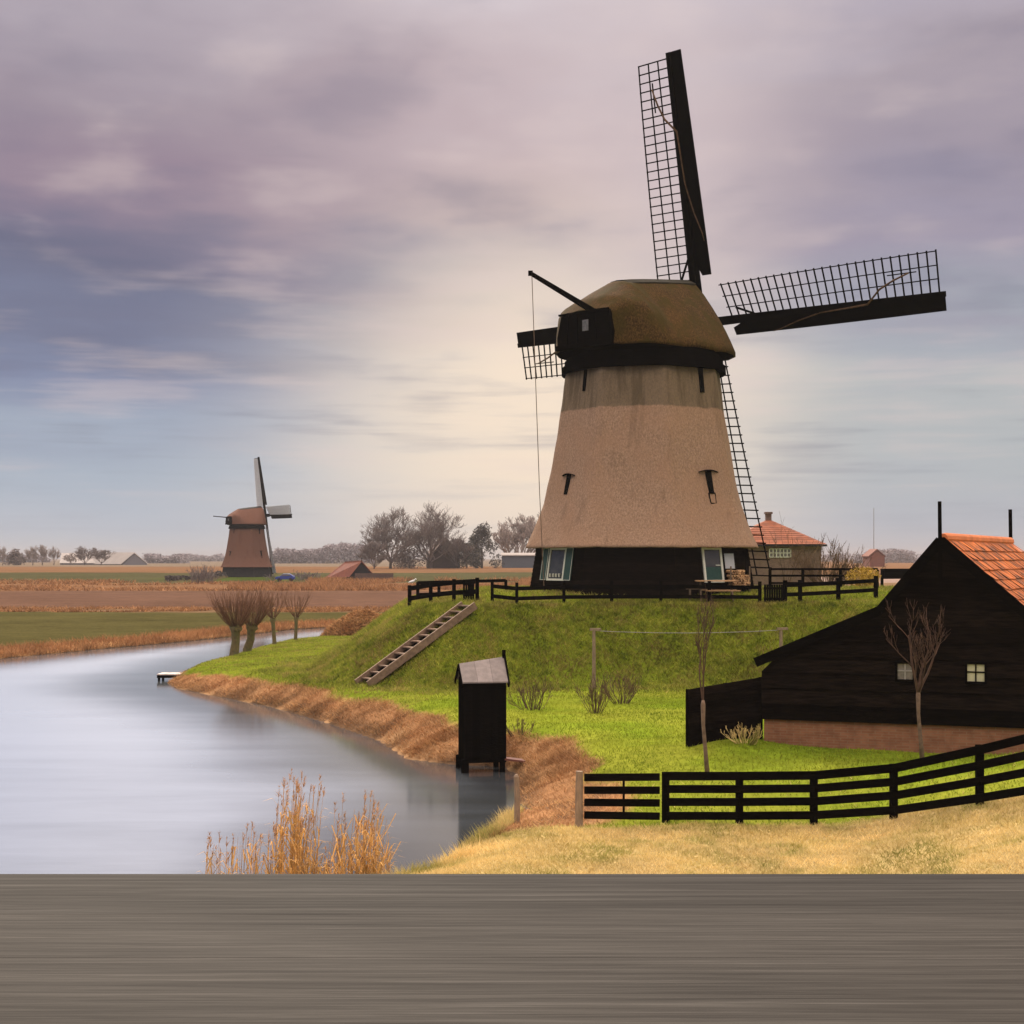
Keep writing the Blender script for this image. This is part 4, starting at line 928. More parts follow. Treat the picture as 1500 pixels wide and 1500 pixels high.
# ------------------------------------------------------------------ outhouse over the water
oh_c = P(706, 1115, 40.6); ohz = 0.28
oh = thing('outhouse', 'narrow black boarded outhouse on stilts over the pond edge', 'outhouse', (oh_c.x, 40.6, 0.0))
m3 = Matrix.Rotation(R(11), 3, 'Z')
def OH(x, y, z): return m3 @ Vector((x, y, 0)) + Vector((oh_c.x, 40.7, z))
zt = EYE - (1000 - HZ) / F * 40.1
mb = MB(); nb = 11; wd, dp = 1.18, 1.15
rb = random.Random(2)
for i in range(nb):
    x0, x1 = -wd / 2 + wd * i / nb, -wd / 2 + wd * (i + 1) / nb; o_ = 0.012 * (i % 2)
    mb.hexa([OH(x0, -dp / 2 - o_, ohz), OH(x1 + 0.003, -dp / 2 - o_, ohz), OH(x1 + 0.003, -dp / 2 + 0.03, ohz), OH(x0, -dp / 2 + 0.03, ohz), OH(x0, -dp / 2 - o_, zt), OH(x1 + 0.003, -dp / 2 - o_, zt), OH(x1 + 0.003, -dp / 2 + 0.03, zt), OH(x0, -dp / 2 + 0.03, zt)], rb.random())
for x0 in (-wd / 2, wd / 2 - 0.03):
    hi_ = 0.42 if x0 < 0 else 0.60
    mb.prism([OH(x0, -dp / 2 + 0.031, ohz), OH(x0, dp / 2, ohz), OH(x0, dp / 2, zt), OH(x0, 0, zt + hi_), OH(x0, -dp / 2 + 0.031, zt)], m3 @ Vector((0.03, 0, 0)), rb.random())
mb.prism([OH(-wd / 2 + 0.03, dp / 2 - 0.03, ohz), OH(wd / 2 - 0.03, dp / 2 - 0.03, ohz), OH(wd / 2 - 0.03, dp / 2 - 0.03, zt), OH(-wd / 2 + 0.03, dp / 2 - 0.03, zt)], m3 @ Vector((0, 0.03, 0)))
mb.box(OH(0, 0, ohz + 0.03), (wd, dp - 0.1, 0.06), M=m3)
mb.build('boarded_wall', M_tar, oh)
mb = MB()
for i in range(3):
    xa, xb = -wd / 2 - 0.07 + (wd + 0.12) * i / 3, -wd / 2 - 0.07 + (wd + 0.12) * (i + 1) / 3 - 0.006
    ha, hb = 0.46 + 0.18 * i / 3, 0.46 + 0.18 * (i + 1) / 3
    mb.hexa([OH(xa, -dp / 2 - 0.10, zt - 0.01), OH(xb, -dp / 2 - 0.10, zt - 0.01), OH(xb, 0.0, zt + hb), OH(xa, 0.0, zt + ha), OH(xa, -dp / 2 - 0.10, zt + 0.03), OH(xb, -dp / 2 - 0.10, zt + 0.03), OH(xb, 0.0, zt + hb + 0.04), OH(xa, 0.0, zt + ha + 0.04)], rb.random())
    mb.hexa([OH(xa, dp / 2 + 0.10, zt - 0.01), OH(xb, dp / 2 + 0.10, zt - 0.01), OH(xb, 0.002, zt + hb), OH(xa, 0.002, zt + ha), OH(xa, dp / 2 + 0.10, zt + 0.03), OH(xb, dp / 2 + 0.10, zt + 0.03), OH(xb, 0.002, zt + hb + 0.04), OH(xa, 0.002, zt + ha + 0.04)], rb.random())
mb.build('felt_roof', M_roofzinc, oh)
mb = MB(); x0 = wd / 2 + 0.06
for a, b_, w1, h1 in ((OH(x0, -dp / 2 - 0.1, zt - 0.08), OH(x0, 0, zt + 0.66), 0.05, 0.16), (OH(x0, dp / 2 + 0.1, zt - 0.08), OH(x0, 0.01, zt + 0.66), 0.05, 0.16), (OH(-wd / 2 - 0.085, -dp / 2 - 0.1, zt - 0.08), OH(-wd / 2 - 0.085, 0, zt + 0.44), 0.03, 0.12), (OH(-wd / 2 - 0.085, dp / 2 + 0.1, zt - 0.08), OH(-wd / 2 - 0.085, 0.01, zt + 0.44), 0.03, 0.12)):
    mb = MB(); mb.beam(a, b_, w1, h1); mb.build('bargeboard', M_tar, oh)
mb = MB(); mb.box(OH(x0 - 0.02, 0, zt + 0.70), (0.09, 0.09, 0.34), M=m3); mb.build('finial', M_tar, oh)
for x_, y_, zb_ in ((-wd / 2 + 0.02, -dp / 2 + 0.06, -0.6), (wd / 2 - 0.1, -dp / 2 + 0.06, -0.6), (-wd / 2 + 0.02, dp / 2 - 0.1, -0.6), (wd / 2 - 0.1, dp / 2 - 0.1, -0.6)):
    mb = MB(); mb.box(OH(x_, y_, (ohz + 0.1 + zb_) / 2), (0.2 if x_ < 0 else 0.14, 0.14, ohz + 0.1 - zb_), M=m3); mb.build('stilt', M_tar, oh)
mb = MB(); a = OH(wd / 2 - 0.05, -0.35, 0.36); b_ = Vector((0.32, 40.6, gz(0.32, 40.6) + 0.06)); mb.beam(a, b_, 0.5, 0.05)
tag(mb.build('gangplank', M_plank, origin=a), 'red brown plank leading from the bank to the black outhouse', 'plank')

# ------------------------------------------------------------------ stair up the mound
s0 = P(534, 1007, 56.0); s0.z = gz(s0.x, s0.y) + 0.05; s1 = Vector((-1.75, 58.6, 0)); s1.z = 4.10
stair = thing('timber_stair', 'open timber stair climbing the left side of the mound', 'stair', s0)
dv = (s1 - s0); hd = Vector((dv.x, dv.y, 0)).normalized(); sv = Vector((hd.y, -hd.x, 0))
for k in (-1, 1):
    mb = MB(); mb.beam(s0 + sv * k * 0.50 - hd * 0.1, s1 + sv * k * 0.50, 0.07, 0.30); mb.build('stringer', M_stair, stair)
nst = 13
for i in range(nst):
    p = s0.lerp(s1, (i + 0.6) / nst)
    mb = MB(); mb.beam(p - sv * 0.46 + Vector((0, 0, 0.06)), p + sv * 0.46 + Vector((0, 0, 0.06)), 0.26, 0.05, (0, 0, 1), tint=rb.random()); mb.build('tread', M_stair, stair)
mb = MB(); mb.hexa([s0 - sv * 0.45 - Vector((0, 0, 0.02)) + hd * 0.1, s0 + sv * 0.45 - Vector((0, 0, 0.02)) + hd * 0.1, s1 + sv * 0.45 - Vector((0, 0, 0.14)), s1 - sv * 0.45 - Vector((0, 0, 0.14)), s0 - sv * 0.45 - Vector((0, 0, -0.02)) + hd * 0.1, s0 + sv * 0.45 - Vector((0, 0, -0.02)) + hd * 0.1, s1 + sv * 0.45 - Vector((0, 0, 0.08)), s1 - sv * 0.45 - Vector((0, 0, 0.08))])
mb.build('tread_gap_shade', M_tar, stair)  # black sheet added to paint the shade in the open gaps between treads

# ------------------------------------------------------------------ jetty, wash line, small yard things
j0 = P(231, 991, 70.5); j0.z = 0.30; jet = thing('jetty', 'small wooden jetty with frosted boards at the pond tip', 'jetty', j0)
mb = MB()
for i in range(11): mb.box(j0 + Vector((0.06 + i * 0.125, 0.35, 0.0)), (0.105, 1.1, 0.05), tint=rb.random())
mb.build('deck', M_frost, jet)
mb = MB(); mb.box(j0 + Vector((0.68, -0.12, -0.10)), (1.36, 0.08, 0.14)); mb.box(j0 + Vector((0.68, 0.82, -0.10)), (1.36, 0.08, 0.14)); mb.build('bearer', M_tar, jet)
for x_, y_ in ((0.08, -0.06), (1.0, -0.06), (0.08, 0.76), (1.0, 0.76)):
    mb = MB(); mb.box(j0 + Vector((x_, y_, -0.55)), (0.1, 0.1, 1.0)); mb.build('pile', M_tar, jet)
lp = [P(870, 1000, 54.6), P(1144, 950, 54.6)]
tops = [P(870, 922, 54.6), P(1144, 921, 54.6)]
for i, (b_, t_, lab) in enumerate(((lp[0], tops[0], 'grey wash line post with a crosspiece rising from the shrub'), (lp[1], tops[1], 'grey wash line post half hidden by the barn roof'))):
    g_ = gz(b_.x, b_.y); wp = thing('line_post', lab, 'post', (b_.x, b_.y, g_), 'wash line posts on the mound slope')
    mb = MB(); mb.tube([(b_.x, b_.y, g_ - 0.3), (b_.x, b_.y, t_.z)], [0.075, 0.06], 8); mb.build('shaft', M_concrete, wp)
    mb = MB(); mb.box(t_ + Vector((0.06, 0, 0)), (0.42, 0.10, 0.09), rz=0.2); mb.build('crosspiece', M_concrete, wp)
mb = MB(); mid = tops[0].lerp(tops[1], 0.5) - Vector((0, 0, 0.10)); mb.tube([tops[0].lerp(tops[1], f) - Vector((0, 0, 0.10 * 4 * f * (1 - f) + 0.05)) for f in np.linspace(0, 1, 9)], 0.012, 4)
tag(mb.build('wash_line', M_greyframe, origin=tops[0]), 'pale cord strung between the two wash line posts', 'cord')
# picnic table by the mill door
ptx, pty = at_px(1049, 61.9); ptz = gz(ptx, pty)
pt_ = thing('picnic_table', 'pale wooden table standing before the mill door', 'table', (ptx, pty, ptz))
mb = MB(); mb.box((ptx, pty, ptz + 0.86), (1.75, 0.8, 0.05)); mb.build('tabletop', M_log, pt_)
for k in (-0.7, 0.7):
    mb = MB(); mb.beam((ptx + k, pty - 0.3, ptz - 0.05), (ptx + k * 0.95, pty + 0.05, ptz + 0.83), 0.08, 0.06, (1, 0, 0)); mb.beam((ptx + k, pty + 0.33, ptz - 0.05), (ptx + k * 0.95, pty + 0.06, ptz + 0.83), 0.08, 0.06, (1, 0, 0)); mb.build('leg', M_wood, pt_)
for y_ in (-0.62, 0.62):
    mb = MB(); mb.box((ptx + 0.2, pty + y_, ptz + 0.45), (1.5, 0.26, 0.045)); mb.build('bench', M_log, pt_)
bx, by = at_px(1024, 61.9); bz = gz(bx, by); sb = thing('trestle', 'low plank on short legs left of the pale table', 'bench', (bx, by, bz))
mb = MB(); mb.box((bx, by, bz + 0.52), (1.1, 0.3, 0.05), rz=0.15); mb.build('plank', M_wood, sb)
for k in (-0.4, 0.4):
    mb = MB(); mb.box((bx + k, by + k * 0.15, bz + 0.23), (0.06, 0.26, 0.53)); mb.build('leg', M_wood, sb)
# firewood by the door
fr_ = mi_['face'](37.5); fw_root = None
cpt = fr_(1.35, 0.1, 0.3)
fw_root = thing('firewood_stack', 'stack of split pale logs against the mill base beside the door', 'firewood', (cpt.x, cpt.y, gz(cpt.x, cpt.y)))
nfl = mi_['dirv'](R(37.5)); 
mb = MB(); rk = random.Random(9)
for iz in range(7):
    for ix in range(8 - (iz > 4) * 2):
        p = fr_(0.86 + ix * 0.135 + 0.06 * (iz % 2), 0.30 + iz * 0.105, 0.03); rr_ = rk.uniform(0.045, 0.07)
        ra = rk.uniform(0, 1); s_ = Vector((-nfl.y, nfl.x, 0))
        mb.tube([p - nfl * 0.02, p + nfl * rk.uniform(0.28, 0.36)], [rr_, rr_], rk.choice((3, 4, 5, 6)), True, rk.random())
mb.build('logs', M_log, fw_root)
mb = MB(); 
for x_ in (0.80, 1.90):
    p = fr_(x_, 0.0, 0.2); mb.box(Vector((p.x, p.y, 4.5 + 0.55)), (0.06, 0.06, 1.2))
p0, p1 = fr_(0.80, 0.20, 0.2), fr_(1.90, 0.20, 0.2); mb.beam(p0, p1, 0.4, 0.06)
mb.build('rack', M_wood, fw_root)
# gull on the corner post
gp = Vector((*at_px(604, 62.75), 0)); gp.z = gz(gp.x, gp.y) + 0.99
gl = MB(); body = [(-0.26, 0.0, 0.03), (-0.12, 0.0, 0.07), (0.02, 0, 0.10), (0.12, 0, 0.14), (0.16, 0, 0.21), (0.21, 0, 0.235), (0.28, 0, 0.22)]
gl.tube([gp + Vector(p) * 0.7 for p in body], [0.01, 0.04, 0.06, 0.05, 0.034, 0.034, 0.006], 8); gl.tube([gp + Vector((0, 0.02, -0.03)), gp + Vector((0, 0.02, 0.05))], 0.008, 4); gl.tube([gp + Vector((0, -0.02, -0.03)), gp + Vector((0, -0.02, 0.05))], 0.008, 4)
tag(gl.build('gull', M_gull, origin=gp, smooth=True), 'small white gull perched on the left corner fence post', 'bird')

# ------------------------------------------------------------------ bare trees
def grow(mb, p, d, length, rad_, depth, rng, spread=0.6, kids=(2, 4), upt=0.15, shrink=0.68, minr=0.004, n=5, segs=3, jit=0.12, tip=0.35):
    pts = [p]; rs = [rad_]; cur = p.copy(); dd = d.copy()
    for i in range(segs):
        dd = (dd + Vector((rng.gauss(0, jit), rng.gauss(0, jit), rng.gauss(0, jit) + upt * 0.3))).normalized()
        cur = cur + dd * length / segs; pts.append(cur.copy()); rs.append(max(minr, rad_ * (1 - (1 - tip) * (i + 1) / segs)))
    mb.tube(pts, rs, n if rad_ > 4 * minr else 3, False, rng.random())
    if depth <= 0: return
    for k_ in range(rng.randint(*kids)):
        f = rng.uniform(0.35, 1.0); i = min(int(f * segs), segs - 1); q = pts[i].lerp(pts[i + 1], f * segs - i)
        ax = Vector((rng.gauss(0, 1), rng.gauss(0, 1), rng.gauss(0, 0.6))).normalized()
        nd = (dd + ax * spread * rng.uniform(0.6, 1.3) + Vector((0, 0, upt))).normalized()
        grow(mb, q, nd, length * shrink * rng.uniform(0.75, 1.15), max(minr, rs[i] * 0.62), depth - 1, rng, spread, kids, upt, shrink, minr, n, max(2, segs - 0), jit, tip)
def pollard(px, py, Y, lean, tr, hh, shoots, sl_, fan, label, seed, lx=0.0):
    x, _ = at_px(px, Y); z = gz(x, Y); rng = random.Random(seed); base = Vector((x, Y, z)); top = base + Vector((lean, 0, hh))
    root = thing('pollard_willow', label, 'willow tree', base, 'pollard willows on the point of land')
    mb = MB(); m_ = base.lerp(top, 0.5) + Vector((rng.gauss(0, 0.03), 0, 0))
    mb.tube([base - Vector((0, 0, 0.3)), base + Vector((0, 0, 0.1)), m_, base.lerp(top, 0.82), top, top + Vector((0, 0, tr * 0.9))], [tr * 1.35, tr * 1.1, tr * 0.95, tr * 1.0, tr * 1.55, tr * 0.7], 10)
    for _ in range(9):
        a = rng.uniform(0, 6.28); p = top + Vector((math.cos(a) * tr * 1.1, math.sin(a) * tr * 1.1, rng.uniform(-0.1, 0.25) * 1.0)); mb.tube([p - Vector((0, 0, tr * 0.5)), p, p + Vector((0, 0, tr * 0.5))], [tr * 0.2, tr * 0.5, tr * 0.2], 6)
    mb.build('trunk', M_willow, root, smooth=True)
    mb = MB()
    for i in range(shoots):
        a = rng.uniform(0, 6.28); f = rng.random() ** 0.6 * fan
        d = Vector((math.cos(a) * f + lx, math.sin(a) * f, 1.0)).normalized()
        p = top + Vector((math.cos(a) * tr * 1.1, math.sin(a) * tr * 1.1, rng.uniform(0, 0.2)))
        grow(mb, p, d, sl_ * rng.uniform(0.6, 1.05), rng.uniform(0.010, 0.022), 1, rng, 0.26, (2, 4), 0.30, 0.55, 0.006, 4, 4, 0.05, 0.3)
    mb.build('shoots', M_shoot, root, fixn=False)
pollard(343, 965, 80.5, 0.10, 0.24, 1.55, 150, 1.75, 1.35, 'thickest pollard willow, nearest the pond tip, with dense fanned shoots', 1, -0.05)
pollard(362, 960, 82.5, 0.28, 0.23, 1.40, 120, 1.65, 1.25, 'leaning stout pollard willow just right of the thickest one', 2, 0.12)
pollard(402, 950, 89.5, -0.10, 0.12, 1.55, 48, 1.5, 1.2, 'slender pollard willow third along the bank', 3)
pollard(433, 941, 95.5, 0.05, 0.11, 1.45, 42, 1.45, 1.2, 'slender pollard willow farthest along the bank', 4)
def sapling(px, Y, fork_px, fork_py, seed, label, h2, spread, limbs, fan, thick=1.0):
    x, _ = at_px(px, Y); z = gz(x, Y); rng = random.Random(seed); base = Vector((x, Y, z)); fk = P(fork_px, fork_py, Y)
    root = thing('young_tree', label, 'young tree', base, 'young bare trees by the rail fence')
    mb = MB(); mb.tube([base - Vector((0, 0, 0.2)), base.lerp(fk, 0.3) + Vector((-0.02, 0, 0)), base.lerp(fk, 0.7) + Vector((-0.03, 0, 0)), fk, fk + Vector((0, 0, 0.1))], [0.065, 0.048, 0.042, 0.055, 0.03], 8); mb.build('trunk', M_sapbark, root, smooth=True)
    mb = MB()
    for i in range(limbs):
        a = 2 * math.pi * i / limbs + rng.uniform(-0.3, 0.3); f = fan * rng.uniform(0.5, 1.2)
        d = Vector((math.cos(a) * f, math.sin(a) * f, 1)).normalized()
        grow(mb, fk + Vector((0, 0, 0.02)), d, h2 * rng.uniform(0.6, 0.85), (0.042 if i < 3 else 0.026) * thick, 3, rng, spread, (3, 5), 0.32, 0.54, 0.0042, 5, 5, 0.11, 0.4)
    mb.build('crown', M_twig, root, fixn=False)
sapling(1037, 33.6, 1030, 1032, 11, 'thin bare sapling with a tall wispy crown beside the boarded fence', 2.2, 0.36, 3, 0.16, 0.5)
sapling(1352, 34.6, 1345, 1017, 12, 'bare young tree with a vase shaped crown before the barn wall', 1.75, 0.62, 5, 0.46)
def shrub(px, py, Y, w_, h_, label, seed, n=26, m=M_bushtwig, name='bare_shrub', grp='bare shrubs on the lawn', thick=0.018):
    x, _ = at_px(px, Y); z = gz(x, Y); rng = random.Random(seed); base = Vector((x, Y, z))
    root = thing(name, label, 'shrub', base, grp); mb = MB()
    for i in range(n):
        a = rng.uniform(0, 6.28); f = rng.random() ** 0.6 * w_ / h_ * 0.95
        p = base + Vector((math.cos(a) * f * 0.25, math.sin(a) * f * 0.25, -0.05))
        grow(mb, p, Vector((math.cos(a) * f, math.sin(a) * f, 1)).normalized(), h_ * rng.uniform(0.55, 0.9), thick * rng.uniform(0.6, 1.3), 2, rng, 0.45, (2, 4), 0.25, 0.5, thick * 0.3, 4, 4, 0.12, 0.35)
    mb.build('branches', m, root, fixn=False)
shrub(780, 1040, 47.3, 1.3, 0.85, 'low bare shrub on the lawn nearest the outhouse', 31)
shrub(872, 1046, 46.2, 1.05, 1.15, 'tallest bare shrub on the lawn, in front of the line post', 32)
shrub(910, 1028, 49.3, 0.95, 0.95, 'bare shrub on the lawn right of the line post', 33)
shrub(760, 1085, 42.5, 0.7, 0.55, 'small bent shrub close behind the outhouse', 34, 12)
shrub(1092, 1072, 37.2, 0.5, 0.5, 'dry stalks at the foot of the boarded fence', 35, 30, M_blade_dry, 'dry_weed', None)

# ------------------------------------------------------------------ brick house behind the mound and its garden
HY = 105.0; hx0, hx1 = at_px(1068, HY)[0], at_px(1203, HY)[0]; hz0 = gz((hx0 + hx1) / 2, HY); ez = EYE + (HZ - 797) / F * HY; az_ = EYE + (HZ - 764) / F * HY
house = thing('brick_house', 'brick house with a red pyramid roof behind the big mill', 'house', ((hx0 + hx1) / 2, HY, hz0))
mb = MB(); dpt = hx1 - hx0; mb.box(((hx0 + hx1) / 2, HY + dpt / 2, (hz0 - 0.5 + ez) / 2), (dpt, dpt, ez - hz0 + 0.5)); mb.build('wall', M_housebrick, house)
mb = MB(); e = 0.35; ce = [Vector((hx0 - e, HY - e, ez - 0.05)), Vector((hx1 + e, HY - e, ez - 0.05)), Vector((hx1 + e, HY + dpt + e, ez - 0.05)), Vector((hx0 - e, HY + dpt + e, ez - 0.05))]; ap = Vector(((hx0 + hx1) / 2 + 0.1, HY + dpt / 2, az_ + 0.25))
for i in range(12):
    f0, f1 = i / 12, (i + 1) / 12; lo = [c_.lerp(ap, f0) + Vector((0, 0, 0.05)) for c_ in ce]; hi = [c_.lerp(ap, f1) + Vector((0, 0, 0.03)) for c_ in ce]; mb.rings([lo, hi], tint=rb.random())
mb.add(ce, [(0, 1, 2, 3)]); roof = mb.build('roof', M_houseroof, house)
mb = MB(); mb.box(ap + Vector((0, 0, 0.0)), (0.42, 0.42, 0.8)); mb.box(ap + Vector((0, 0, 0.48)), (0.56, 0.56, 0.16)); mb.build('chimney', M_housebrick, roof)
mb = MB(); mb.rings([[c_ + Vector((0, 0, -0.12)) for c_ in ce], [c_ + Vector((0, 0, 0.03)) for c_ in ce]]); mb.build('gutter', M_wallgrey, house)
wx0, wx1 = at_px(1127, HY)[0], at_px(1158, HY)[0]; wz0, wz1 = EYE + (HZ - 816) / F * HY, EYE + (HZ - 804) / F * HY
mb = MB(); mb.box(((wx0 + wx1) / 2, HY - 0.02, (wz0 + wz1) / 2), (wx1 - wx0, 0.06, wz1 - wz0))
wn = mb.build('window', M_greyglass, house); mb = MB()
for i in range(7): mb.box((wx0 + (wx1 - wx0) * i / 6, HY - 0.065, (wz0 + wz1) / 2), (0.06, 0.04, wz1 - wz0))
for zz in (wz0, (wz0 + wz1) / 2, wz1): mb.box(((wx0 + wx1) / 2, HY - 0.07, zz), (wx1 - wx0, 0.03, 0.06))
mb.build('frame', M_white, wn)
shrub(1212, 840, 80, 4.4, 2.5, 'large bare garden bush right of the brick house', 41, 60, M_bushtwig, 'garden_bush', 'bare garden bushes', 0.03)
shrub(1250, 840, 81, 3.4, 1.7, 'smaller bare garden bush farther right of the brick house', 42, 44, M_bushtwig, 'garden_bush', 'bare garden bushes', 0.03)
shrub(1150, 842, 79, 2.4, 2.9, 'sparse bare bush in front of the brick house wall', 43, 10, M_bushtwig, 'garden_bush', 'bare garden bushes', 0.022)
yx, yy_ = at_px(1264, 67.5); yz = gz(yx, yy_); ybm = MB(); ry = random.Random(6)
for _ in range(2600):
    a = Vector((ry.gauss(0, 1), ry.gauss(0, 1), ry.gauss(0, 1))).normalized() * ry.random() ** 0.4
    p = Vector((yx + a.x * 0.85, yy_ + a.y * 0.7, yz + 0.62 + a.z * 0.5)); s_ = Vector((ry.gauss(0, 1), ry.gauss(0, 1), ry.gauss(0, 1))).normalized() * 0.06; t_ = Vector((ry.gauss(0, 1), ry.gauss(0, 1), ry.gauss(0, 1))).normalized() * 0.06
    ybm.add([p, p + s_, p + t_], [(0, 1, 2)], ry.random())
tag(ybm.build('yellow_shrub', M_yellow, fixn=False, origin=(yx, yy_, yz)), 'rounded golden yellow shrub behind the right mound fence', 'shrub')

# brown reed heap on the canal bank behind the mound
hp = Vector((-10.6, 104.0, 0)); rh = np.random.RandomState(8); n_ = 16000
ang = rh.rand(n_) * 2 * np.pi; rr2 = np.sqrt(rh.rand(n_)); X_ = hp.x + np.cos(ang) * rr2 * 3.2; Y_ = hp.y + np.sin(ang) * rr2 * 2.4
Hh = 1.75 * np.clip(1 - rr2 ** 1.6, 0, 1) * (0.8 + 0.4 * fbm(X_, Y_, 0.8, 3)) + ground(X_, Y_)
dd_ = np.stack([rh.randn(n_), rh.randn(n_), rh.rand(n_) * 0.7], -1); dd_ /= np.linalg.norm(dd_, axis=1)[:, None]; dd_ *= 0.32
s__ = np.cross(dd_, rh.randn(n_, 3)); s__ /= np.linalg.norm(s__, axis=1)[:, None]; s__ *= 0.03
P0 = np.stack([X_, Y_, Hh], -1); V_ = np.stack([P0 - s__, P0 + s__, P0 + dd_], 1).reshape(-1, 3)
core = []
ho = np_mesh('reed_heap', V_, np.arange(3 * n_).reshape(-1, 3), M_blade_bank, tint=rh.rand(n_)); tag(ho, 'heap of cut brown reed lying by the canal at the mound foot', 'reed heap')
cm = MB(); ringsH = []
for k_ in range(7):
    f = k_ / 6; ringsH.append([Vector((hp.x + math.cos(a) * 3.1 * (1 - f) + 0.001, hp.y + math.sin(a) * 2.3 * (1 - f), gz(hp.x, hp.y) - 0.2 + 1.85 * (1 - (1 - f) ** 1.6))) for a in np.linspace(0, 2 * math.pi, 20, endpoint=False)])
cm.rings(ringsH, tint=0.1); cm.build('heap_core', M_blade_bank, parent=ho, smooth=True)

# ------------------------------------------------------------------ far things around the small mill
def far_ground(px, Y): x = (px - 750) / F * Y; return Vector((x, Y, gz(x, Y)))
# low hut with red roof
hb = far_ground(531, 288); hut = thing('hut', 'low black hut with a dull red roof between the two mills', 'hut', hb)
def HP(px, py, Y): return P(px, py, Y)
gl_ = [HP(513, 851, 288), HP(545, 847, 288), HP(545, 842, 288), HP(530, 824, 288), HP(513, 843, 288)]
mb = MB(); mb.prism([up(gl_[0], -0.5), up(gl_[1], -0.5)] + gl_[2:], Vector((-2.2, 3.2, 0))); mb.build('boarded_wall', M_wallgrey, hut)
mb = MB(); o_ = Vector((-2.6, 3.4, 0.0)); pkh = HP(530, 822.5, 287.6)
mb.prism([HP(512, 845, 287.6), pkh, HP(505, 824.5, 293.5), HP(474, 849, 293.5)], Vector((0.1, 0.1, 0.25))); mb.prism([HP(547, 842, 287.6), pkh, HP(505, 824.5, 293.5), HP(522, 840, 293.5)], Vector((-0.05, 0.1, 0.22)))
mb.build('red_roof', M_redhut, hut)
mb = MB(); mb.beam(pkh, pkh + Vector((0, 0, 0.8)), 0.12, 0.12); mb.build('finial', M_tar, hut)
mb = MB(); a = far_ground(520, 284); b_ = far_ground(576, 286); mb.beam(up(a, 0.7), up(b_, 0.7), 0.3, 1.9)
tag(mb.build('garden_wall', mat('brown_wall', (0.13, 0.085, 0.07), (0.09, 0.06, 0.05), 0.95), origin=a), 'low brown wall in front of the red roofed hut', 'wall')
# blue car
cpos = far_ground(418, 284); cpos.z += 0.1; car = thing('parked_car', 'small blue hatchback parked below the distant mill', 'car', cpos)
outl = [(-1.85, 0.35), (-1.9, 0.75), (-1.5, 0.92), (-0.9, 1.02), (-0.35, 1.42), (0.9, 1.46), (1.5, 1.1), (1.85, 0.95), (1.88, 0.4)]
mb = MB(); mb.prism([cpos + Vector((x_, -0.8, z_)) for x_, z_ in outl], Vector((0, 1.6, 0))); mb.build('body', M_carblue, car, bevel=0.06)
mb = MB(); mb.prism([cpos + Vector((x_, -0.83, z_)) for x_, z_ in ((-0.75, 1.04), (-0.3, 1.36), (0.85, 1.39), (1.3, 1.08))], Vector((0, 0.06, 0))); mb.build('side_glass', M_greyglass, car)
mb = MB(); mb.box(cpos + Vector((0.25, 0, 1.47)), (1.25, 1.3, 0.04)); mb.build('roof_panel', M_cloth, car)
for x_ in (-1.15, 1.15):
    for y_ in (-0.74, 0.74):
        mb = MB(); mb.tube([cpos + Vector((x_, y_ - 0.1, 0.32)), cpos + Vector((x_, y_ + 0.1, 0.32))], 0.33, 14); mb.build('wheel', M_tyre, car)
# rubble wall curving down from the small mill, with brush
sw = MB(); rk = random.Random(5)
curve = [(330, 838, 296), (316, 839, 290), (303, 840, 284), (290, 843, 279), (275, 845, 276), (260, 850, 273), (250, 856, 271), (243, 861, 269)]
for i in range(len(curve) - 1):
    for k_ in range(26):
        f = rk.random(); a, b_ = curve[i], curve[i + 1]; Yc = a[2] + (b_[2] - a[2]) * f; px = a[0] + (b_[0] - a[0]) * f; g = far_ground(px, Yc); pz = P(px, a[1] + (b_[1] - a[1]) * f + rk.uniform(0, 7), Yc)
        sz = rk.uniform(0.35, 0.7); sw.box(Vector((pz.x, Yc + rk.uniform(-0.6, 0.6), g.z + rk.uniform(0.0, 1.35))), (sz, sz * 0.9, sz * 0.8), rz=rk.uniform(0, 3), tint=rk.random())
wo_ = far_ground(285, 277)
tag(sw.build('rubble_wall', M_stone, origin=wo_), 'grey rubble wall curving down left of the distant mill', 'wall')
em = MB()
for i in range(len(curve) - 1):
    a, b_ = curve[i], curve[i + 1]
    A_, B_ = far_ground(a[0], a[2]) + Vector((0, 0, 0.8)), far_ground(b_[0], b_[2]) + Vector((0, 0, 0.8)); ga, gb = far_ground(a[0], a[2] - 4), far_ground(b_[0], b_[2] - 4)
    em.hexa([ga - Vector((0, 0, 1)), gb - Vector((0, 0, 1)), gb + Vector((0, 7, -1)), ga + Vector((0, 7, -1)), A_ + Vector((0, -0.5, -0.1)), B_ + Vector((0, -0.5, -0.1)), B_ + Vector((0, 1, -0.1)), A_ + Vector((0, 1, -0.1))])
tag(em.build('embankment', mat('rough_grass_bank', (0.085, 0.10, 0.03), (0.16, 0.11, 0.055), 0.95, 0.6, bump=0.4), origin=wo_), 'rough grass bank below the curving rubble wall', 'ground', kind='structure')
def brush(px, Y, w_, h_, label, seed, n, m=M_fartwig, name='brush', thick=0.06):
    g = far_ground(px, Y); rng = random.Random(seed); root = thing(name, label, 'bush', g); mb = MB()
    for i in range(n):
        a = rng.uniform(0, 6.28); f = rng.random(); p = g + Vector((math.cos(a) * f * w_ / 2, math.sin(a) * f * w_ / 3, -0.1))
        grow(mb, p, Vector((rng.gauss(0, 0.35), rng.gauss(0, 0.3), 1)).normalized(), h_ * rng.uniform(0.5, 0.9), thick, 2, rng, 0.6, (2, 3), 0.1, 0.5, thick * 0.5, 3, 3, 0.15, 0.5)
    mb.build('branches', m, root, fixn=False)
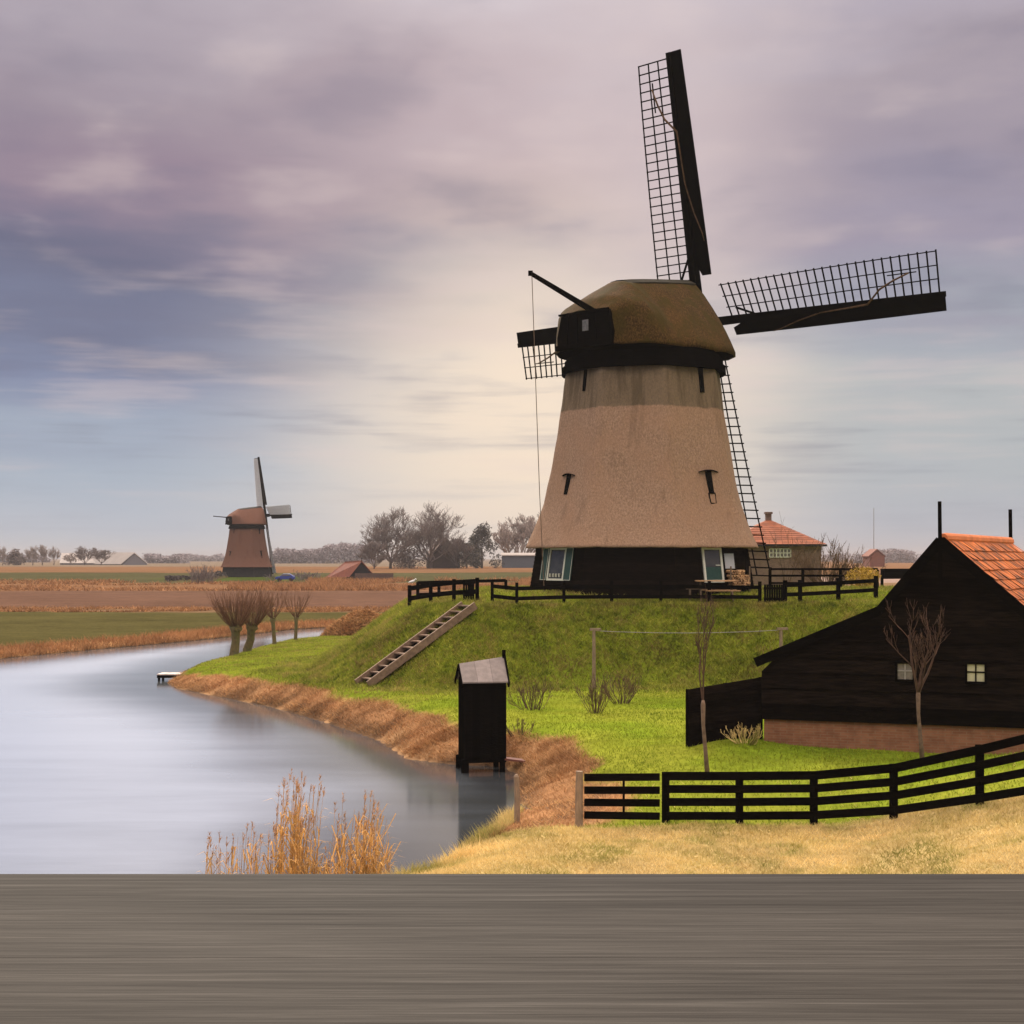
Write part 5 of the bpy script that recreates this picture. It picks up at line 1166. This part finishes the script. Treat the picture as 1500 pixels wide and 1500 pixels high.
brush(297, 274, 5.5, 3.0, 'dark brush heap beside the rubble wall of the distant mill', 51, 70)
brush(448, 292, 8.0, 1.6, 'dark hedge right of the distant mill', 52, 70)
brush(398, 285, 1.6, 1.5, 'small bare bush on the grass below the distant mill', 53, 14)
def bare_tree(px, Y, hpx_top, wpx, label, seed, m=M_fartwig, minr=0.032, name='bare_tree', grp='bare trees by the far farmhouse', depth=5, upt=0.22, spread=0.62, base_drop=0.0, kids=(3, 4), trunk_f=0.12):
    g = far_ground(px, Y); H = (EYE + (HZ - hpx_top) / F * Y) - g.z; rng = random.Random(seed); root = thing(name, label, 'tree', g, grp)
    mb = MB(); th = H * trunk_f; mb.tube([g - Vector((0, 0, 1)), g + Vector((0, 0, th * 0.5)), g + Vector((0.1, 0, th))], [H * 0.028, H * 0.022, H * 0.02], 7); mb.build('trunk', M_bark, root)
    mb = MB(); Wm = wpx / F * Y
    nl = 9 if depth > 4 else 6
    for i in range(nl):
        a = 2 * math.pi * i * 0.382 + rng.uniform(-0.3, 0.3); lvl = (i + 0.5) / nl; f = (1.25 - 1.1 * lvl) * Wm / H
        grow(mb, g + Vector((0.05, 0, th * (0.55 + 0.5 * lvl))), Vector((math.cos(a) * f, math.sin(a) * f, 1)).normalized(), H * (0.26 + 0.16 * lvl), H * 0.012, depth, rng, spread, kids, upt, 0.72, minr, 4, 3, 0.12, 0.5)
    # hold the crown to the height and width the photograph shows
    V = np.array(mb.v); c0 = np.array(g); k1 = (H - th) / max(1e-3, V[:, 2].max() - (g.z + th)); V[:, 2] = np.where(V[:, 2] > g.z + th, (V[:, 2] - g.z - th) * k1 + g.z + th, V[:, 2])
    sp = np.percentile(np.abs(V[:, 0] - g.x), 97); kx = (Wm / 2) / sp; V[:, 0] = g.x + (V[:, 0] - g.x) * kx; V[:, 1] = g.y + (V[:, 1] - g.y) * kx
    mb.v = [tuple(p) for p in V]; mb.build('crown', m, root, fixn=False)
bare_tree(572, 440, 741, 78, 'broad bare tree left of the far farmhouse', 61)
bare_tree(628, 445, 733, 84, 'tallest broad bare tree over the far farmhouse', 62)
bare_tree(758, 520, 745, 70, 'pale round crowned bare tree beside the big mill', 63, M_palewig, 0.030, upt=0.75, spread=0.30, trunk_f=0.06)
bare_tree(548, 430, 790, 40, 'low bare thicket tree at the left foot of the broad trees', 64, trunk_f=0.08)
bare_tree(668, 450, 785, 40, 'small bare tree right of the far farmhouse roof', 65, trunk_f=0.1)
def leafy(px, Y, top, wpx, label, seed, m, name='evergreen_tree', grp=None, n=2600, ls=0.55):
    g = far_ground(px, Y); H = (EYE + (HZ - top) / F * Y) - g.z; Wm = wpx / F * Y; rng = random.Random(seed); root = thing(name, label, 'tree', g, grp)
    mb = MB(); mb.tube([g - Vector((0, 0, 1)), g + Vector((0, 0, H * 0.6))], [H * 0.03, H * 0.012], 6); mb.build('trunk', M_bark, root)
    mb = MB(); lobes = [(Vector((rng.uniform(-0.40, 0.40) * Wm * (1.1 - 0.9 * hf), rng.uniform(-0.3, 0.3) * Wm * (1.1 - 0.9 * hf), H * hf)), rng.uniform(0.13, 0.22) * Wm) for hf in np.linspace(0.10, 0.90, 18)]
    for _ in range(n):
        c_, r_ = rng.choice(lobes); d = Vector((rng.gauss(0, 1), rng.gauss(0, 1), rng.gauss(0, 1))).normalized() * r_ * rng.random() ** 0.4
        p = g + c_ + d; s_ = Vector((rng.gauss(0, 1), rng.gauss(0, 1), rng.gauss(0, 1))).normalized() * ls; t_ = Vector((rng.gauss(0, 1), rng.gauss(0, 1), rng.gauss(0, 1))).normalized() * ls
        mb.add([p, p + s_, p + t_], [(0, 1, 2)], rng.random())
    mb.build('crown', m, root, fixn=False)
leafy(706, 455, 768, 56, 'dark leafy evergreen right of the far farmhouse', 71, M_leafdark, n=5000)
leafy(684, 450, 795, 30, 'low dark evergreen bush against the far farmhouse', 72, M_leafdark, n=1200)
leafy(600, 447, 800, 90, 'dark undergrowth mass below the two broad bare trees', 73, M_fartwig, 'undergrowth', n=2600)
# farmhouse between the trees
fh = far_ground(652, 452); fb_ = thing('farmhouse', 'dark roofed farmhouse half hidden by the far trees', 'farmhouse', fh)
ga_ = [P(634, 840, 452), P(674, 840, 452), P(674, 815, 452), P(654, 790, 452), P(634, 815, 452)]
mb = MB(); mb.prism(ga_, Vector((-3, 16, 0))); mb.build('wall', M_roofdark, fb_)
mb = MB(); pk_ = P(654, 789, 451.5)
for sgn, ex in ((-1, 628), (1, 678)):
    e_ = P(ex, 819, 451.5); mb.prism([e_, pk_, pk_ + Vector((-3, 17, 0)), e_ + Vector((-3, 17, 0))], Vector((0, 0, 0.5)))
mb.build('roof', mat('farm_thatch', (0.15, 0.10, 0.085), (0.11, 0.08, 0.07), 0.95, 0.6), fb_)
sg = far_ground(762, 470); mb = MB(); a, b_ = P(735, 834, 470), P(790, 834, 470)
shd = thing('long_shed', 'long low blue grey shed beneath the pale tree', 'shed', sg)
mb.prism([a - Vector((0, 0, 1)), b_ - Vector((0, 0, 1)), P(790, 814, 470), P(735, 813, 470)], Vector((0, 8, 0))); mb.build('wall', mat('blue_grey_boards', (0.10, 0.12, 0.15), (0.08, 0.095, 0.12), 0.9), shd)
mb = MB(); mb.prism([P(734, 814, 469.5), P(791, 814, 469.5), P(791, 811, 474), P(734, 811, 474)], Vector((0, 0.3, 0.3))); mb.build('roof', mat('faded_shed_roof', (0.30, 0.27, 0.25), (0.24, 0.21, 0.2), 0.85, 1), shd)
# long pale barn and trees at the far left
lb = far_ground(178, 680); lbr = thing('long_barn', 'long pale roofed barn far away at the left', 'barn', lb)
gg = [P(182, 831, 680), P(215, 830, 680), P(215, 826, 680), P(197, 811, 680), P(180, 826, 680)]
mb = MB(); mb.prism([gg[0] - Vector((0, 0, 1)), gg[1] - Vector((0, 0, 1))] + gg[2:], Vector((-34, 22, 0))); mb.build('wall', mat('grey_sheet_wall', (0.20, 0.20, 0.22), (0.17, 0.17, 0.19), 0.8), lbr)
mb = MB(); mb.prism([P(177, 826.5, 679.5), P(197, 810, 679.5), P(197, 810, 679.5) + Vector((-34, 22, 0)), P(177, 826.5, 679.5) + Vector((-34, 22, 0))], Vector((0, 0.2, 0.3))); mb.prism([P(217, 826.5, 679.5), P(197, 810, 679.5), P(197, 810, 679.5) + Vector((-34, 22, 0)), P(217, 826.5, 679.5) + Vector((-34, 22, 0))], Vector((0, 0.2, 0.3))); mb.build('roof', M_roofwhite, lbr)
lb2 = far_ground(120, 690); l2 = thing('long_barn', 'second pale barn behind the bare trees at far left', 'barn', lb2)
mb = MB(); mb.prism([P(88, 834, 690), P(148, 834, 690), P(148, 825, 690), P(88, 825, 690)], Vector((0, 14, 0))); mb.build('wall', mat('grey_sheet_wall_2', (0.22, 0.21, 0.22), (0.18, 0.18, 0.19), 0.8), l2)
mb = MB(); mb.prism([P(87, 825, 689.5), P(149, 825, 689.5), P(146, 811, 697), P(90, 811, 697)], Vector((0, 0.3, 0.3))); mb.build('roof', M_roofwhite, l2)
for i, (px, top, wp, lab, pale) in enumerate(((4, 799, 14, 'slim bare tree cut by the left picture edge', 1), (48, 798, 18, 'slim bare tree left of the pair in the far row', 1), (62, 797, 16, 'slim bare tree right beside its twin in the far row', 1), (79, 799, 16, 'slim bare tree before the second pale barn', 1), (124, 799, 26, 'bare tree with two stems before the pale barns', 0), (148, 801, 26, 'leaning bare tree touching the long pale barn', 0), (104, 808, 24, 'low bare tree before the second barn roof', 1))):
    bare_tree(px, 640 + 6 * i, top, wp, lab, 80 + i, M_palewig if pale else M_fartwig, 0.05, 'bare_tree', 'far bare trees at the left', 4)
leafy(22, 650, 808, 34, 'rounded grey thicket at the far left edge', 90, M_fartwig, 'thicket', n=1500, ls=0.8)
# far-off woods that read as one grey mass
M_woodgrey = mat('hazed_winter_wood', (0.34, 0.31, 0.33), (0.27, 0.245, 0.26), 0.95, 0.05, tint=0.2)  # bare wood grey lightened in the colour itself to imitate haze
def wood(px0, px1, Y, top, label, seed, n, m=M_woodgrey, ls=1.3):
    rng = np.random.RandomState(seed); x0, x1 = (px0 - 750) / F * Y, (px1 - 750) / F * Y
    x = x0 + (x1 - x0) * rng.rand(n); y = Y + 25 * rng.rand(n); g = 2.4
    Hm = (EYE + (HZ - top) / F * Y) - g
    hh = Hm * (0.55 + 0.45 * fbm(x, y * 0 + seed * 13.0, 9.0, 3) / 0.75) * SS((x - x0) / (abs(x1 - x0) * 0.04 + 1)) ** 0.4 * SS((x1 - x) / (abs(x1 - x0) * 0.04 + 1)) ** 0.4
    z = g + hh * rng.rand(n) ** 0.75
    P0 = np.stack([x, y, z], -1); a = rng.randn(n, 3); a /= np.linalg.norm(a, axis=1)[:, None]; c_ = rng.randn(n, 3); c_ /= np.linalg.norm(c_, axis=1)[:, None]
    V = np.stack([P0, P0 + a * ls, P0 + c_ * ls], 1).reshape(-1, 3)
    tag(np_mesh('far_wood', V, np.arange(3 * n).reshape(-1, 3), m, tint=rng.rand(n)), label, 'wood', kind='stuff')
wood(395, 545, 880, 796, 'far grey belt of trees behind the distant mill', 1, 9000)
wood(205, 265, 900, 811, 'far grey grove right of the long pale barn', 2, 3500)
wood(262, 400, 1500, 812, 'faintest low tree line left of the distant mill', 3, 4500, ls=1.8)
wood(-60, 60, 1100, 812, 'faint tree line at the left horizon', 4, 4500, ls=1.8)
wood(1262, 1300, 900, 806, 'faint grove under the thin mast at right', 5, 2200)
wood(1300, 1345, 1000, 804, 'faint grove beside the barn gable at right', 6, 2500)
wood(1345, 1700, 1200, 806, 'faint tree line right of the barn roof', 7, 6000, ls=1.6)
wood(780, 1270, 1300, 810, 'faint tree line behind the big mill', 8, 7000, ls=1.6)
# thin mast
mp = far_ground(1280, 520); mb = MB(); mt = EYE + (HZ - 744) / F * 520
mb.tube([mp - Vector((0, 0, 1)), Vector((mp.x, mp.y, mt))], [0.16, 0.09], 5)
tag(mb.build('mast', M_greyframe, origin=mp), 'thin tall mast standing far off right of the brick house', 'mast')
rh_ = far_ground(1284, 500); rhh = thing('far_house', 'far reddish roofed house under the thin mast', 'house', rh_)
mb = MB(); mb.prism([P(1274, 826, 500) - Vector((0, 0, 1)), P(1296, 826, 500) - Vector((0, 0, 1)), P(1296, 815, 500), P(1285, 806, 500), P(1274, 815, 500)], Vector((0, 10, 0))); mb.build('wall', M_redhut, rhh)
mb = MB()
for ex in (1272.5, 1297.5):
    mb.prism([P(ex, 815.6, 499.7), P(1285, 805.2, 499.7), P(1285, 805.2, 499.7) + Vector((0, 10.5, 0)), P(ex, 815.6, 499.7) + Vector((0, 10.5, 0))], Vector((0, 0, 0.3)))
mb.build('roof', M_redhut, rhh)

# ------------------------------------------------------------------ wooden table in front of the viewer
TY0, TY1, TZ = 1.45, 2.50, EYE - 0.55
mt_ = bpy.data.materials.new('grey_oak'); mt_.use_nodes = True; t = NT(mt_.node_tree); b = mt_.node_tree.nodes['Principled BSDF']
ob_ = t.new('ShaderNodeTexCoord').outputs['Object']
g1 = t.noise(t.vmath('MULTIPLY', ob_, (0.7, 38.0, 6.0)), 1.6, 8, 0.62, 0.35); g2 = t.noise(t.vmath('MULTIPLY', ob_, (0.5, 9.0, 3.0)), 1.3, 5, 0.6, 0.8); g3 = t.noise(t.vmath('MULTIPLY', ob_, (3.2, 120.0, 20.0)), 1.6, 6, 0.65, 0.25)
gf = t.math('ADD', t.math('ADD', t.math('MULTIPLY', g1, 0.42), t.math('MULTIPLY', g2, 0.24)), t.math('MULTIPLY', g3, 0.34))
cc = t.ramp(t.maprange(gf, 0.34, 0.66, 0, 1, 'LINEAR'), [(0.0, (0.0140, 0.0126, 0.0110, 1)), (0.35, (0.0300, 0.0276, 0.0250, 1)), (0.62, (0.0450, 0.0420, 0.0380, 1)), (1.0, (0.0800, 0.0755, 0.0700, 1))])
at = t.new('ShaderNodeAttribute', attribute_name='tint'); sc_ = t.new('ShaderNodeVectorMath', operation='SCALE'); t.put(sc_.inputs[0], cc); t.put(sc_.inputs[3], t.math('ADD', 0.85, t.math('MULTIPLY', at.outputs['Fac'], 0.3)))
t.put(b.inputs['Base Color'], sc_.outputs[0]); b.inputs['Roughness'].default_value = 0.85; b.inputs['Specular IOR Level'].default_value = 0.06
bn = t.new('ShaderNodeBump'); bn.inputs['Strength'].default_value = 0.25; bn.inputs['Distance'].default_value = 0.004; t.put(bn.inputs['Height'], gf); t.put(b.inputs['Normal'], bn.outputs[0])
tb = thing('wooden_table', 'long grey brown wooden table across the foreground', 'table', (0, (TY0 + TY1) / 2, gz(0, 2)))
mb = MB(); npl = 4; cuts = [0, 0.22, 0.50, 0.73, 1.0]; rq = random.Random(17)
for i in range(npl):
    y0 = TY0 + (TY1 - TY0) * cuts[i] + 0.0002; y1 = TY0 + (TY1 - TY0) * cuts[i + 1] - 0.0002
    mb.box((0, (y0 + y1) / 2, TZ - 0.02), (3.2, y1 - y0, 0.04), tint=rq.random())
mb.build('tabletop', mt_, tb, bevel=0.0009)
for x_ in (-1.45, 1.45):
    for y_ in (TY0 + 0.1, TY1 - 0.1):
        g_ = gz(x_, y_); mb = MB(); mb.box((x_, y_, (g_ - 0.05 + TZ - 0.04) / 2), (0.08, 0.08, TZ - 0.04 - g_ + 0.05)); mb.build('leg', mt_, tb)
mb = MB(); mb.box((0, TY1 - 0.07, TZ - 0.095), (2.8, 0.03, 0.10)); mb.box((0, TY0 + 0.07, TZ - 0.095), (2.8, 0.03, 0.10)); mb.build('apron', mt_, tb)

# ------------------------------------------------------------------ haze over the polder
hz_m = bpy.data.materials.new('haze_air'); hz_m.use_nodes = True; n_ = hz_m.node_tree; n_.nodes.clear()
pv_ = n_.nodes.new('ShaderNodeVolumePrincipled'); pv_.inputs['Density'].default_value = 0.00022; pv_.inputs['Color'].default_value = (0.50, 0.50, 0.54, 1); pv_.inputs['Anisotropy'].default_value = 0.0
oo = n_.nodes.new('ShaderNodeOutputMaterial'); n_.links.new(pv_.outputs[0], oo.inputs['Volume'])
mb = MB(); mb.box((0, 3000, 14.5), (10400, 6300, 35.0)); hzo = mb.build('haze', hz_m); tag(hzo, 'thin pale haze lying over the polder fields', 'haze', kind='stuff')
